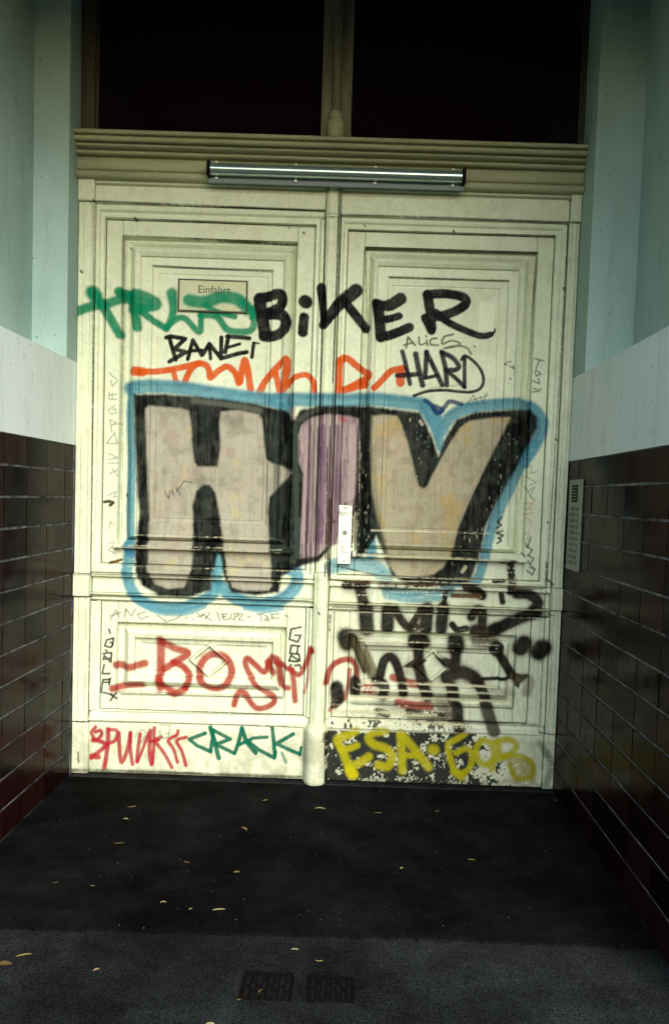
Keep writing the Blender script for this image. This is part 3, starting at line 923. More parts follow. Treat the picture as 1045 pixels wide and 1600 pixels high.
    stroke([(638, 1112), (668, 1116), (690, 1118)], 8, wear=0.36, **w)
    stroke([(712, 1004), (712, 1012)], 21, **w)
    stroke([(713, 1018), (712, 1040)], 12, **w)
    blob([(680, 1027), (700, 1030), (716, 1032), (712, 1052), (692, 1042)], (25, 25, 22), al=0.93)
    stroke([(698, 1060), (712, 1054), (724, 1052), (738, 1058), (746, 1066)], 16, **w)
    stroke([(745, 1064), (754, 1082), (760, 1100)], 13, wear=0.1, **w)
    stroke([(759, 1104), (764, 1120), (770, 1140)], 15, (60, 56, 42), al=0.85, soft=0.25)
    stroke([(706, 1076), (708, 1094)], 15, wear=0.16, **w)
    stroke([(714, 1106), (716, 1136)], 14, wear=0.12, **w)
    stroke([(688, 1098), (700, 1120)], 14, (90, 80, 60), al=0.5, soft=0.5, wear=0.2)
    stroke([(750, 1063), (790, 1060), (822, 1056)], 4.5, **w)
    stroke([(772, 1020), (768, 1012), (774, 1007), (781, 1010), (780, 1020), (774, 1022)], 8, **w)
    stroke([(782, 1026), (794, 1046), (800, 1056)], 11, **w)
    blob([(796, 1049), (826, 1057), (812, 1068), (810, 1076), (804, 1072), (800, 1058)], (25, 25, 22), al=0.92)
    stroke([(804, 1060), (826, 1062), (822, 1082)], 10, (120, 112, 84), al=0.4, soft=0.7)
    stroke([(813, 1013), (818, 1005)], 19, **w)
    stroke([(839, 1018), (846, 1010)], 20, **w)
    stroke([(526, 1074), (528, 1090)], 16, **w)
    stroke([(555, 1066), (554, 1082)], 14, **w)
    stroke([(522, 1102), (530, 1094)], 10, wear=0.4, **w)
    stroke([(590, 1112), (604, 1116)], 9, wear=0.3, **w)
    stroke([(640, 1122), (690, 1126)], 8, (60, 60, 50), al=0.5, wear=0.4)

    for pts, w_, a_ in (([(560, 1000), (590, 1010), (640, 1040)], 26, .22), ([(640, 1050), (690, 1080), (700, 1115)], 30, .28), ([(590, 1095), (640, 1112), (700, 1118)], 16, .4), ([(620, 960), (640, 975), (660, 972)], 18, .35), ([(730, 950), (750, 962), (748, 984)], 22, .35), ([(720, 1060), (760, 1080), (790, 1092)], 26, .25), ([(770, 1080), (800, 1084)], 12, .3), ([(690, 1030), (712, 1040), (730, 1056)], 24, .4), ([(540, 1010), (560, 1040), (575, 1056)], 16, .25), ([(702, 926), (745, 930)], 14, .35), ([(540, 920), (575, 928)], 14, .3), ([(765, 996), (750, 1006)], 22, .3)):
        stroke_(pts, w_, (66, 56, 38), al=a_, soft=0.7, wear=0.36, over=0)
    stroke = stroke_
    # --- yellow letters
    y = dict(colr=(196, 190, 26), soft=0.5, al=0.86)
    for pts, w_ in (([(268, 945), (200, 980), (130, 1010), (160, 1080), (200, 1180), (232, 1270)], 13), ([(160, 1085), (230, 1075), (275, 1055)], 10), ([(215, 1215), (290, 1185), (360, 1140)], 13), ([(480, 950), (400, 960), (360, 1000), (400, 1050), (490, 1080), (530, 1140), (500, 1210), (430, 1200)], 13),
                    ([(595, 965), (600, 1080), (608, 1240)], 13), ([(600, 970), (700, 1090), (800, 1215)], 13), ([(620, 1130), (720, 1130)], 9), ([(828, 1085), (845, 1088)], 15)):
        stroke(pts, w_, o=B3, **y)
    stroke([(225, 1245), (245, 1270)], 16, (226, 216, 20), o=B3, soft=0.4, al=0.8)
    for pts, w_ in (([(210, 975), (150, 1010), (90, 1050), (105, 1150), (140, 1240), (190, 1260), (250, 1220), (265, 1120), (220, 1080), (150, 1110)], 9.5), ([(130, 1250), (190, 1290)], 11),
                    ([(340, 1015), (300, 1070), (310, 1160), (370, 1200), (425, 1140), (410, 1050), (345, 1015)], 10), ([(440, 1030), (530, 1010), (590, 1050), (560, 1110), (500, 1140), (430, 1170), (410, 1230)], 10), ([(455, 1030), (470, 1120), (500, 1150)], 9), ([(520, 1130), (640, 1140), (710, 1190), (715, 1260)], 9),
                    ([(545, 1200), (580, 1290), (640, 1300), (700, 1290)], 8)):
        stroke(pts, w_, o=B4, wear=0.14, **y)
    blob([(x/4.75+680, yv/4.75+940) for x, yv in ((520, 1150), (700, 1150), (735, 1230), (725, 1330), (590, 1330), (545, 1260))], (170, 156, 40), al=0.6, wear=0.42)
    # rust and worn edges round the lock, along the meeting stile and the rails
    ru = dict(colr=(84, 58, 34), soft=0.5, al=0.75)
    for pts, w_ in (([(516, 780), (515, 820), (513, 860), (514, 900)], 4), ([(519, 812), (523, 815)], 5), ([(514, 904), (560, 909), (620, 912), (700, 914), (780, 917), (846, 919)], 3.4), ([(852, 878), (851, 900), (850, 918)], 3.2), ([(853, 905), (860, 912)], 4), ([(126, 1172), (127, 1188)], 2.6), ([(276, 1206), (290, 1205), (320, 1206)], 2.4), ([(117, 1124), (144, 1125)], 2.0), ([(509, 1138), (507, 1150)], 5), ([(498, 955), (500, 957)], 4)):
        stroke(pts, w_, wear=0.34, **ru)
    dk = dict(colr=(30, 28, 22), soft=0.5, al=0.8)
    for pts, w_ in (([(512, 700), (511, 800), (508, 900)], 2.2), ([(551, 800), (548, 870)], 6), ([(560, 862), (600, 866), (700, 872), (806, 878)], 3), ([(118, 1124), (143, 1125), (300, 1128), (470, 1132)], 1.5), ([(840, 1142), (866, 1145)], 2.5), ([(516, 960), (515, 985)], 2.5), ([(524, 884), (600, 900), (700, 905)], 2.4)):
        stroke(pts, w_, wear=0.4, **dk)
    wr = dict(colr=(226, 224, 184), soft=0.5, over=0, al=0.92)
    for pts, w_, we in (([(186, 855), (300, 859), (438, 864)], 2.6, .46), ([(188, 851), (300, 854), (440, 859)], 1.6, .55), ([(212, 836), (430, 842)], 1.4, .56), ([(200, 884), (470, 892)], 1.5, .54), ([(130, 900), (300, 904), (480, 909)], 1.8, .5),
                        ([(560, 866), (690, 871), (808, 877)], 3.4, .40), ([(566, 855), (700, 859), (800, 862)], 1.8, .5), ([(580, 829), (700, 832), (770, 834)], 2.4, .46), ([(530, 897), (690, 903), (840, 908)], 2.2, .46), ([(524, 903), (690, 909), (845, 914)], 2.0, .46),
                        ([(520, 942), (690, 947), (860, 953)], 3.0, .42), ([(520, 955), (690, 960), (850, 966)], 1.6, .5), ([(546, 988), (700, 992), (800, 995)], 3.4, .42), ([(560, 1000), (780, 1008)], 2, .5), ([(566, 1012), (780, 1020)], 1.8, .52),
                        ([(560, 1068), (690, 1071), (800, 1076)], 3.4, .40), ([(552, 1076), (690, 1080), (805, 1084)], 2.2, .46), ([(545, 1090), (690, 1094), (806, 1099)], 4.2, .40), ([(520, 1112), (600, 1114), (680, 1118)], 7, .44), ([(530, 1124), (620, 1127), (720, 1132)], 8, .47), ([(510, 1138), (690, 1142), (836, 1146)], 1.8, .5),
                        ([(562, 690), (560, 800), (552, 866)], 1.5, .55), ([(556, 800), (551, 866)], 3.2, .5)):
        stroke(pts, w_, wear=we, **wr)
    grime_shade = dict(colr=(58, 56, 38), soft=0.6, over=0)  # grime mixed with painted shade along the moulding edges
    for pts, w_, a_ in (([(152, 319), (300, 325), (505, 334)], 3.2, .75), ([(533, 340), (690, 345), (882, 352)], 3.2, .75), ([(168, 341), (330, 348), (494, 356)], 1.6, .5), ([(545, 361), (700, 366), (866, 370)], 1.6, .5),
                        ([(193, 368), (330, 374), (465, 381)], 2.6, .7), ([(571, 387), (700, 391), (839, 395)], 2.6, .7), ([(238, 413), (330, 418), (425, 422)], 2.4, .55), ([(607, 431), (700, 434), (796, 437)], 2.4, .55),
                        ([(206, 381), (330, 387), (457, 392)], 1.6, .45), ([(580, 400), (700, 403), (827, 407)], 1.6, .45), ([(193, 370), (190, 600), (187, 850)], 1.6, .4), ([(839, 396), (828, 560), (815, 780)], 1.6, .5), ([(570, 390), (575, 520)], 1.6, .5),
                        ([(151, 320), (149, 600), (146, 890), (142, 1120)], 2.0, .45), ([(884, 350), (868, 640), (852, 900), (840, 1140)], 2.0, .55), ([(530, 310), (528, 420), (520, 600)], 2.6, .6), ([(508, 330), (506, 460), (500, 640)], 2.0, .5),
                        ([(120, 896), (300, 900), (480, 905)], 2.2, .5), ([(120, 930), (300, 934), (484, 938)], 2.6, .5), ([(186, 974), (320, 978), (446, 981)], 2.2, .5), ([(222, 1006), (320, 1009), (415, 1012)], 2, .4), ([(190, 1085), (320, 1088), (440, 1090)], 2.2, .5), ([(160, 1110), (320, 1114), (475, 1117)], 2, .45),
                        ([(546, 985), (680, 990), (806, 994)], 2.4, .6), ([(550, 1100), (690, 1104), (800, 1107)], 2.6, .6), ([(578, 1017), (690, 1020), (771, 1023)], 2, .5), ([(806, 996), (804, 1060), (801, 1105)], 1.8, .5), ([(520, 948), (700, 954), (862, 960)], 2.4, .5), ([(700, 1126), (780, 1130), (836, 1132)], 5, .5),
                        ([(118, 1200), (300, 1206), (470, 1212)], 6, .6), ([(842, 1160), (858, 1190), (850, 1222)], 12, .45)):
        stroke(pts, w_, al=a_, wear=0.40, **grime_shade)
        stroke(pts, w_*0.7, al=a_*0.6, **grime_shade)
    for x_, y_ in ((213, 343), (451, 355), (474, 363), (569, 354), (707, 362), (877, 453), (865, 687), (853, 815), (131, 427), (790, 567), (797, 590), (770, 482), (202, 385), (505, 344), (885, 316), (742, 538)):
        stroke([(x_, y_), (x_+1.5, y_+2)], random.uniform(2, 4.2), (64, 60, 42), al=0.85, curve=False)


paint_doors()


def sample_paint(X, Z):
    u, v = to_chart(X, Z)
    a = np.clip((u-CX0)*SC, 0, PW-1.001)
    b = np.clip((v-CY0)*SC, 0, PH-1.001)
    i, j = a.astype(int), b.astype(int)
    fx, fy = (a-i)[..., None], (b-j)[..., None]
    return (PAINT[j, i]*(1-fx)*(1-fy)+PAINT[j, i+1]*fx*(1-fy)+PAINT[j+1, i]*(1-fx)*fy+PAINT[j+1, i+1]*fx*fy)


STEP = 0.0042


def ticks(a, b, step=STEP):
    n = max(1, int(math.ceil(abs(b-a)/step)))
    return np.linspace(a, b, n+1)


def grid_faces(h, w, off=0):
    i = np.arange(h-1)[:, None]*w+np.arange(w-1)[None, :]+off
    return np.stack([i, i+1, i+1+w, i+w], -1).reshape(-1, 4)


def painted(name, grids, parent, paint=True, mat='wood', smooth_shade=False):
    """One mesh from vertex grids (h, w, 3); every vertex takes the colour of the paint lying on it."""
    V = np.concatenate([g.reshape(-1, 3) for g in grids]).astype(np.float32)
    if mat == 'wood':                # depth of the joinery
        V[:, 1] = np.where(V[:, 1] < -0.03, V[:, 1]*1.15, V[:, 1]*2.1)
    fs, off = [], 0
    for g in grids:
        fs.append(grid_faces(g.shape[0], g.shape[1], off))
        off += g.shape[0]*g.shape[1]
    F = np.concatenate(fs).astype(np.int32)
    # outward side is -y
    me = bpy.data.meshes.new(name)
    me.vertices.add(len(V))
    me.vertices.foreach_set('co', V.ravel())
    me.loops.add(F.size)
    me.loops.foreach_set('vertex_index', F.ravel())
    me.polygons.add(len(F))
    me.polygons.foreach_set('loop_start', np.arange(0, F.size, 4, dtype=np.int32))
    me.polygons.foreach_set('loop_total', np.full(len(F), 4, np.int32))
    me.update(calc_edges=True)
    if paint:
        c = np.ones((len(V), 4), np.float32)
        c[:, :3] = sample_paint(V[:, 0].astype(float), V[:, 2].astype(float))
        at = me.attributes.new('paint', 'FLOAT_COLOR', 'POINT')
        at.data.foreach_set('color', c.ravel())
    if smooth_shade:
        me.shade_smooth()
    me.materials.append(MAT[mat])
    return place(name, me, None, parent)


def slab_grid(x0, x1, z0, z1, y, back, bev=0.003):
    xs, zs = ticks(x0+bev, x1-bev), ticks(z0+bev, z1-bev)
    X = np.concatenate([[x0, x0], xs, [x1, x1]])
    Z = np.concatenate([[z0, z0], zs, [z1, z1]])
    G = np.zeros((len(Z), len(X), 3))
    G[..., 0], G[..., 2] = X[None, :], Z[:, None]
    dx = np.zeros(len(X)); dx[[1, -2]] = bev; dx[[0, -1]] = back-y
    dz = np.zeros(len(Z)); dz[[1, -2]] = bev; dz[[0, -1]] = back-y
    G[..., 1] = y+np.maximum(dx[None, :], dz[:, None])
    return G


def slab(name, r, y, parent, back=0.04, bev=0.003):
    return painted(name, [slab_grid(r[0], r[1], r[2], r[3], y, back, bev)], parent)


def hbar_grid(x0, x1, prof):
    """A horizontal moulding: prof = [(z, y)] from bottom to top."""
    P = refine(prof)
    xs = ticks(x0, x1)
    G = np.zeros((len(P), len(xs), 3))
    G[..., 0] = xs[None, :]
    G[..., 1] = P[:, 1][:, None]
    G[..., 2] = P[:, 0][:, None]
    return G


def vbar_grid(z0, z1, prof):
    """A vertical moulding: prof = [(x, y)] from left to right."""
    P = refine(prof)
    zs = ticks(z0, z1)
    G = np.zeros((len(zs), len(P), 3))
    G[..., 0] = P[:, 0][None, :]
    G[..., 1] = P[:, 1][None, :]
    G[..., 2] = zs[:, None]
    return G


def refine(prof):
    P = [np.array(prof[0], float)]
    for p in prof[1:]:
        p = np.array(p, float)
        n = max(1, int(math.ceil(np.linalg.norm(p-P[-1])/STEP)))
        a = P[-1]
        for k in range(1, n+1):
            P.append(a+(p-a)*k/n)
    return np.array(P)


def ring_grids(rects, ys):
    """A mitred frame moulding: nested rectangles (x0, x1, z0, z1) with a depth for each."""
    grids = []
    out = {s: [] for s in 'tblr'}
    R = [np.array(list(r)+[y], float) for r, y in zip(rects, ys)]
    Q = [R[0]]
    for r in R[1:]:
        d = max(np.abs(r[:4]-Q[-1][:4]).max(), abs(r[4]-Q[-1][4]))
        n = max(1, int(math.ceil(d/STEP)))
        a = Q[-1]
        for k in range(1, n+1):
            Q.append(a+(r-a)*k/n)
    nx = len(ticks(R[0][0], R[0][1]))
    nz = len(ticks(R[0][2], R[0][3]))
    tx, tz = np.linspace(0, 1, nx), np.linspace(0, 1, nz)
    def row(q, side):
        x0, x1, z0, z1, y = q
        if side == 't':
            return np.c_[x0+(x1-x0)*tx, np.full(nx, y), np.full(nx, z1)]
        if side == 'b':
            return np.c_[x0+(x1-x0)*tx, np.full(nx, y), np.full(nx, z0)]
        if side == 'l':
            return np.c_[np.full(nz, x0), np.full(nz, y), z0+(z1-z0)*tz]
        return np.c_[np.full(nz, x1), np.full(nz, y), z0+(z1-z0)*tz]
    for s in 'tblr':
        grids.append(np.stack([row(q, s) for q in Q]))
    return grids


def rect(tl, tr, bt):
    """Rectangle on the door plane from its top left and top right corner and a point of its bottom edge."""
    a, b, c = at_y(*tl), at_y(*tr), at_y(*bt)
    return (a[0], b[0], c[1], (a[1]+b[1])/2)


# ------------------------------------------------------------------ floor, walls, ceiling
XL, XR, TILE_TOP = -1.2007, 1.2193, 1.6467
Y_BACK, Y_FRONT = 0.02, -2.05
BAND_TOP = (at_x(118, 560, XL)[1]+at_x(884, 602, XR)[1])/2
YS_L = at_x(105, 520, XL)[0]
YS_R = at_x(915, 540, XR)[0]
CEIL = 4.05
LINTEL = 3.58
STEP_L, STEP_R = 0.165, 0.215

Y_KERB = at_z(300, 1457)[1]
mb = MB()
xs_ = np.linspace(-1.62, 1.62, 160)
ye_ = Y_KERB+0.012*np.sin(xs_*1.7+0.5)+0.004*np.cumsum(rng.normal(0, 0.35, 160))/3
top_ = [(x_, y_, 0.0) for x_, y_ in zip(xs_, ye_+0.006)]+[(x_, 0.35, 0.0) for x_ in xs_]
low_ = [(x_, y_, -0.03) for x_, y_ in zip(xs_, ye_)]
mb.add(top_+low_, [(i, i+1, 161+i, 160+i) for i in range(159)]+[(320+i, 321+i, i+1, i) for i in range(159)])
tag(mb.build('driveway', 'asphalt'), 'black asphalt floor of the entrance in front of the doors', 'driveway', kind='structure')
mb = MB()
mb.box(-60, 60, -60, Y_KERB+0.06, -0.3, -0.007)
tag(mb.build('pavement', 'pavement'), 'grey asphalt pavement outside the entrance', 'pavement', kind='structure')
mb = MB()
mb.box(-60, 60, Y_KERB+0.07, 40, -0.4, -0.05)
tag(mb.build('ground', 'pavement'), 'ground under the building', 'ground', kind='structure')

tile_mb = MB()
TW, TH, TD = 0.25, TILE_TOP/13.0, 0.014
tile_mb.box(-TD/2, TD/2, -TW/2+0.0022, TW/2-0.0022, -TH/2+0.0045, TH/2-0.0045, 0.0016)
TILE_MESH = tile_mb.mesh('tile')
TILE_MESH.materials.append(MAT['tile'])
cut_mb = MB()
cut_mb.box(-TD/2, TD/2, -TW/4+0.0022, TW/4-0.0022, -TH/2+0.0045, TH/2-0.0045, 0.0016)
CUT_MESH = cut_mb.mesh('tile_cut')
CUT_MESH.materials.append(MAT['tile'])


def passage_wall(side, X, step, ys, y_joint, label):
    w = empty('passage_wall', (X, -0.9, 0))
    o = side*0.55
    mb = MB()
    mb.box(X, X+o, Y_FRONT, Y_BACK+0.3, TILE_TOP, BAND_TOP)
    mb.build('plaster_band', 'plaster', w)
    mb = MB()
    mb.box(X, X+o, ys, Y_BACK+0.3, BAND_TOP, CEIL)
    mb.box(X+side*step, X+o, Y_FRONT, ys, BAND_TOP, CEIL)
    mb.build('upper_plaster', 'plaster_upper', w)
    mb = MB()
    mb.box(X+side*0.005, X+o, Y_FRONT, Y_BACK+0.3, 0, TILE_TOP-0.001)
    mb.build('grout_bed', 'grout', w)
    y = y_joint
    while y > Y_FRONT+0.1:
        y -= TW
    cells = []
    while y < -0.002:
        y1 = y+TW
        if y1 > 0.02:
            cells.append((y+TW/4, CUT_MESH))
        else:
            cells.append((y+TW/2, TILE_MESH))
        y = y1
    for yc, me in cells:
        for r in range(13):
            t = bpy.data.objects.new('tile', me)
            col.objects.link(t)
            t.parent = w
            t.matrix_parent_inverse = Matrix.Translation(w.location).inverted()
            t.location = (X+side*(TD/2-0.001+random.uniform(0, 0.0016)), yc+random.uniform(-1, 1)*0.0007, TH*(r+0.5)+random.uniform(-1, 1)*0.0009)
            t.rotation_euler = (random.uniform(-1, 1)*0.004, random.uniform(-1, 1)*0.010, random.uniform(-1, 1)*0.010)
    tag(w, label, 'wall', 'side walls of the entrance')
    return w


passage_wall(-1, XL, STEP_L, YS_L, at_x(41, 900, XL)[0], 'brightly lit side wall of pale plaster above brown glazed tiles, without intercom')
passage_wall(1, XR, STEP_R, YS_R, at_x(1000, 930, XR)[0], 'dim side wall of pale plaster above brown glazed tiles that carries the intercom panel')

mb = MB()
mb.box(-1.9, 1.9, Y_FRONT, 0.35, CEIL, CEIL+0.3)
tag(mb.build('ceiling', 'facade'), 'ceiling of the entrance', 'ceiling', kind='structure')
mb = MB()                                          # street front of the house, with the opening of the entrance
mb.box(-9, XL-0.55, Y_FRONT-0.02, 0.35, -0.05, 9)
mb.box(XR+0.55, 9, Y_FRONT-0.02, 0.35, -0.05, 9)
mb.box(XL-0.55, XR+0.55, Y_FRONT-0.35, Y_FRONT, LINTEL, 9)
mb.box(XL-0.55, XR+0.55, Y_FRONT+0.002, 0.35, CEIL+0.31, 9)
tag(mb.build('facade', 'facade'), 'street front of the house round the entrance', 'facade', kind='structure')
mb = MB()
mb.box(-1.7, 1.7, 0.10, 0.34, 0.0, CEIL)
tag(mb.build('inner_wall', 'black'), 'dark interior behind the doors', 'wall', kind='structure')

# stone sill under the doors
mb = MB()
a = at_z(300, 1246)
mb.box(XL-0.002, XR+0.002, -0.075, 0.06, -0.02, 0.006, 0.004)
tag(mb.build('door_sill', 'stone'), 'worn dark stone sill along the foot of the doors', 'sill')

# ------------------------------------------------------------------ door frame with its side posts and transom beam
frame = empty('door_frame', (0, 0.02, 0))
tag(frame, 'cream door frame with side posts and moulded transom beam round the graffiti doors', 'door frame')


def fluted(x0, x1, y, d=0.008):
    w_ = x1-x0
    return [(x0, 0.03), (x0, y+0.004), (x0+0.004, y), (x0+w_*0.22, y), (x0+w_*0.28, y+d*0.5), (x0+w_*0.36, y), (x0+w_*0.66, y), (x0+w_*0.72, y+d*0.5), (x0+w_*0.8, y), (x1-0.004, y), (x1, y+0.004), (x1, 0.03)]


ZB = 0.007
for side in (0, 1):
    if side == 0:
        xa, xb = XL+0.001, at_y(152, 400)[0]
        z_cap, z_top = at_y(140, 319)[1], at_y(140, 283)[1]
        z_m1, z_m0, z_base = at_y(130, 895)[1], at_y(130, 930)[1], at_y(125, 1124)[1]
    else:
        xa, xb = at_y(884, 400)[0], XR-0.001
        z_cap, z_top = at_y(895, 352)[1], at_y(895, 308)[1]
        z_m1, z_m0, z_base = at_y(862, 918)[1], at_y(858, 952)[1], at_y(850, 1144)[1]
    y0 = -0.022
    painted('post', [vbar_grid(z_m1+0.004, z_cap-0.004, fluted(xa, xb, y0)), vbar_grid(z_base+0.003, z_m0-0.004, fluted(xa, xb, y0))], frame)
    slab('post_head', (xa, xb, z_cap, z_top+0.05), y0-0.008, frame)
    slab('post_band', (xa, xb, z_m0, z_m1), y0-0.007, frame)
    slab('post_base', (xa, xb, ZB, z_base), y0-0.012, frame)

YB = -0.10                                        # front of the transom beam
bx0, bx1 = XL+0.002, XR-0.002
zb = lambda p, y: at_y(p[0], p[1], y)[1]
z_soff = zb((200, 280), -0.07)
z = [zb((140, py), YB) for py in (271, 264, 260, 240, 236, 229, 224, 219, 215, 210, 207)]
zo, zt_ = z[0], z[10]
H_ = zt_-zo
prof = [(zo-0.035, 0.02), (zo-0.035, -0.045), (zo-0.014, -0.05), (zo-0.012, -0.092), (zo, -0.100), (zo+0.016, -0.100), (zo+0.018, -0.050), (zo+0.027, -0.050), (zo+0.029, -0.078), (zo+H_*0.44, -0.078),
        (zo+H_*0.44+0.002, -0.045), (zo+H_*0.44+0.011, -0.045), (zo+H_*0.44+0.012, -0.088), (zo+H_*0.44+0.018, -0.100), (zo+H_*0.44+0.026, -0.100), (zo+H_*0.44+0.028, -0.055), (zo+H_*0.44+0.038, -0.055), (zo+H_*0.44+0.040, -0.080), (zo+H_*0.70, -0.112), (zo+H_*0.70+0.004, -0.112),
        (zo+H_*0.70+0.005, -0.070), (zo+H_*0.70+0.015, -0.070), (zo+H_*0.70+0.016, -0.128), (zt_-0.024, -0.132), (zt_-0.022, -0.095), (zt_-0.014, -0.095), (zt_-0.013, -0.140), (zt_, -0.142), (zt_+0.006, -0.132), (zt_+0.012, 0.02)]
STEP_OLD = STEP
STEP = 0.02
painted('transom_beam', [hbar_grid(bx0, bx1, prof)], frame, paint=False, mat='oldpaint')
STEP = STEP_OLD
Z_BEAM_TOP = z[10]+0.011
Z_BEAM_BOT = z[0]-0.034

# ------------------------------------------------------------------ transom window
tw = empty('transom_window', (0, 0.0, Z_BEAM_TOP))
tag(tw, 'tall dark transom window with two panes above the graffiti doors', 'window')
mx0, mx1 = at_y(503, 150)[0], at_y(550, 150)[0]
lx, rx = at_y(151, 150)[0], at_y(909, 150)[0]
zbt = Z_BEAM_TOP
for (x0, x1, nm) in ((XL+0.002, lx, 'frame_side'), (rx, XR-0.002, 'frame_side')):
    mb = MB()
    mb.box(x0, x1, -0.03, 0.04, zbt, CEIL-0.002, 0.004)
    e = lx if x0 < 0 else rx
    s = 1 if x0 < 0 else -1
    mb.box(e+s*0.0005, e+s*0.012, -0.012, 0.038, zbt+0.012, CEIL-0.003, 0.003)
    mb.build(nm, 'olive', tw)
mb = MB()
mb.box(lx+0.013, mx0-0.001, -0.02, 0.036, zbt+0.0005, zbt+0.018, 0.003)
mb.build('frame_bottom', 'oldpaint', tw)
mb = MB()
mb.box(mx1+0.001, rx-0.013, -0.02, 0.036, zbt+0.0005, zbt+0.018, 0.003)
mb.build('frame_bottom', 'oldpaint', tw)
mb = MB()
mb.box(mx0, mx1, -0.018, 0.04, zbt, CEIL-0.002, 0.004)
mul = mb.build('mullion', 'olive2', tw)
cxm = (mx0+mx1)/2


def lathe(name, prof, cx, cy, mat, parent, seg=28):
    mb = MB()
    V, F = [], []
    for r, zz in prof:
        for i in range(seg):
            t = 2*math.pi*i/seg
            V.append((cx+r*math.cos(t), cy+r*math.sin(t), zz))
    for k in range(len(prof)-1):
        for i in range(seg):
            F.append((k*seg+i, k*seg+(i+1) % seg, (k+1)*seg+(i+1) % seg, (k+1)*seg+i))
    mb.add(V, F)
    return mb.build(name, mat, parent, smooth=True)


lathe('half_column', [(0.024, zbt+0.125), (0.022, zbt+0.150), (0.021, zbt+0.3), (0.021, CEIL-0.003)], cxm, -0.036, 'olive2', mul)
lathe('column_base', [(0.034, zbt+0.0005), (0.040, zbt+0.035), (0.045, zbt+0.055), (0.046, zbt+0.078), (0.040, zbt+0.100), (0.028, zbt+0.111), (0.036, zbt+0.115), (0.037, zbt+0.122), (0.035, zbt+0.127), (0.026, zbt+0.130), (0.033, zbt+0.135), (0.033, zbt+0.142), (0.021, zbt+0.150)], cxm, -0.036, 'oldpaint', mul)
for fx in (-0.011, 0.011):
    mb = MB()
    mb.tube((cxm+fx, -0.051, zbt+0.165), (cxm+fx, -0.051, CEIL-0.004), 0.006, 10)
    mb.build('flute_rib', 'olive2', mul, smooth=True)
for x0, x1 in ((lx+0.0, mx0+0.0), (mx1, rx)):
    mb = MB()
    mb.box(x0+0.002, x1-0.002, 0.012, 0.018, zbt+0.004, CEIL-0.004)
    mb.build('pane', 'glass', tw)

# ------------------------------------------------------------------ the two door leaves
GAP = at_y(531, 400)[0]


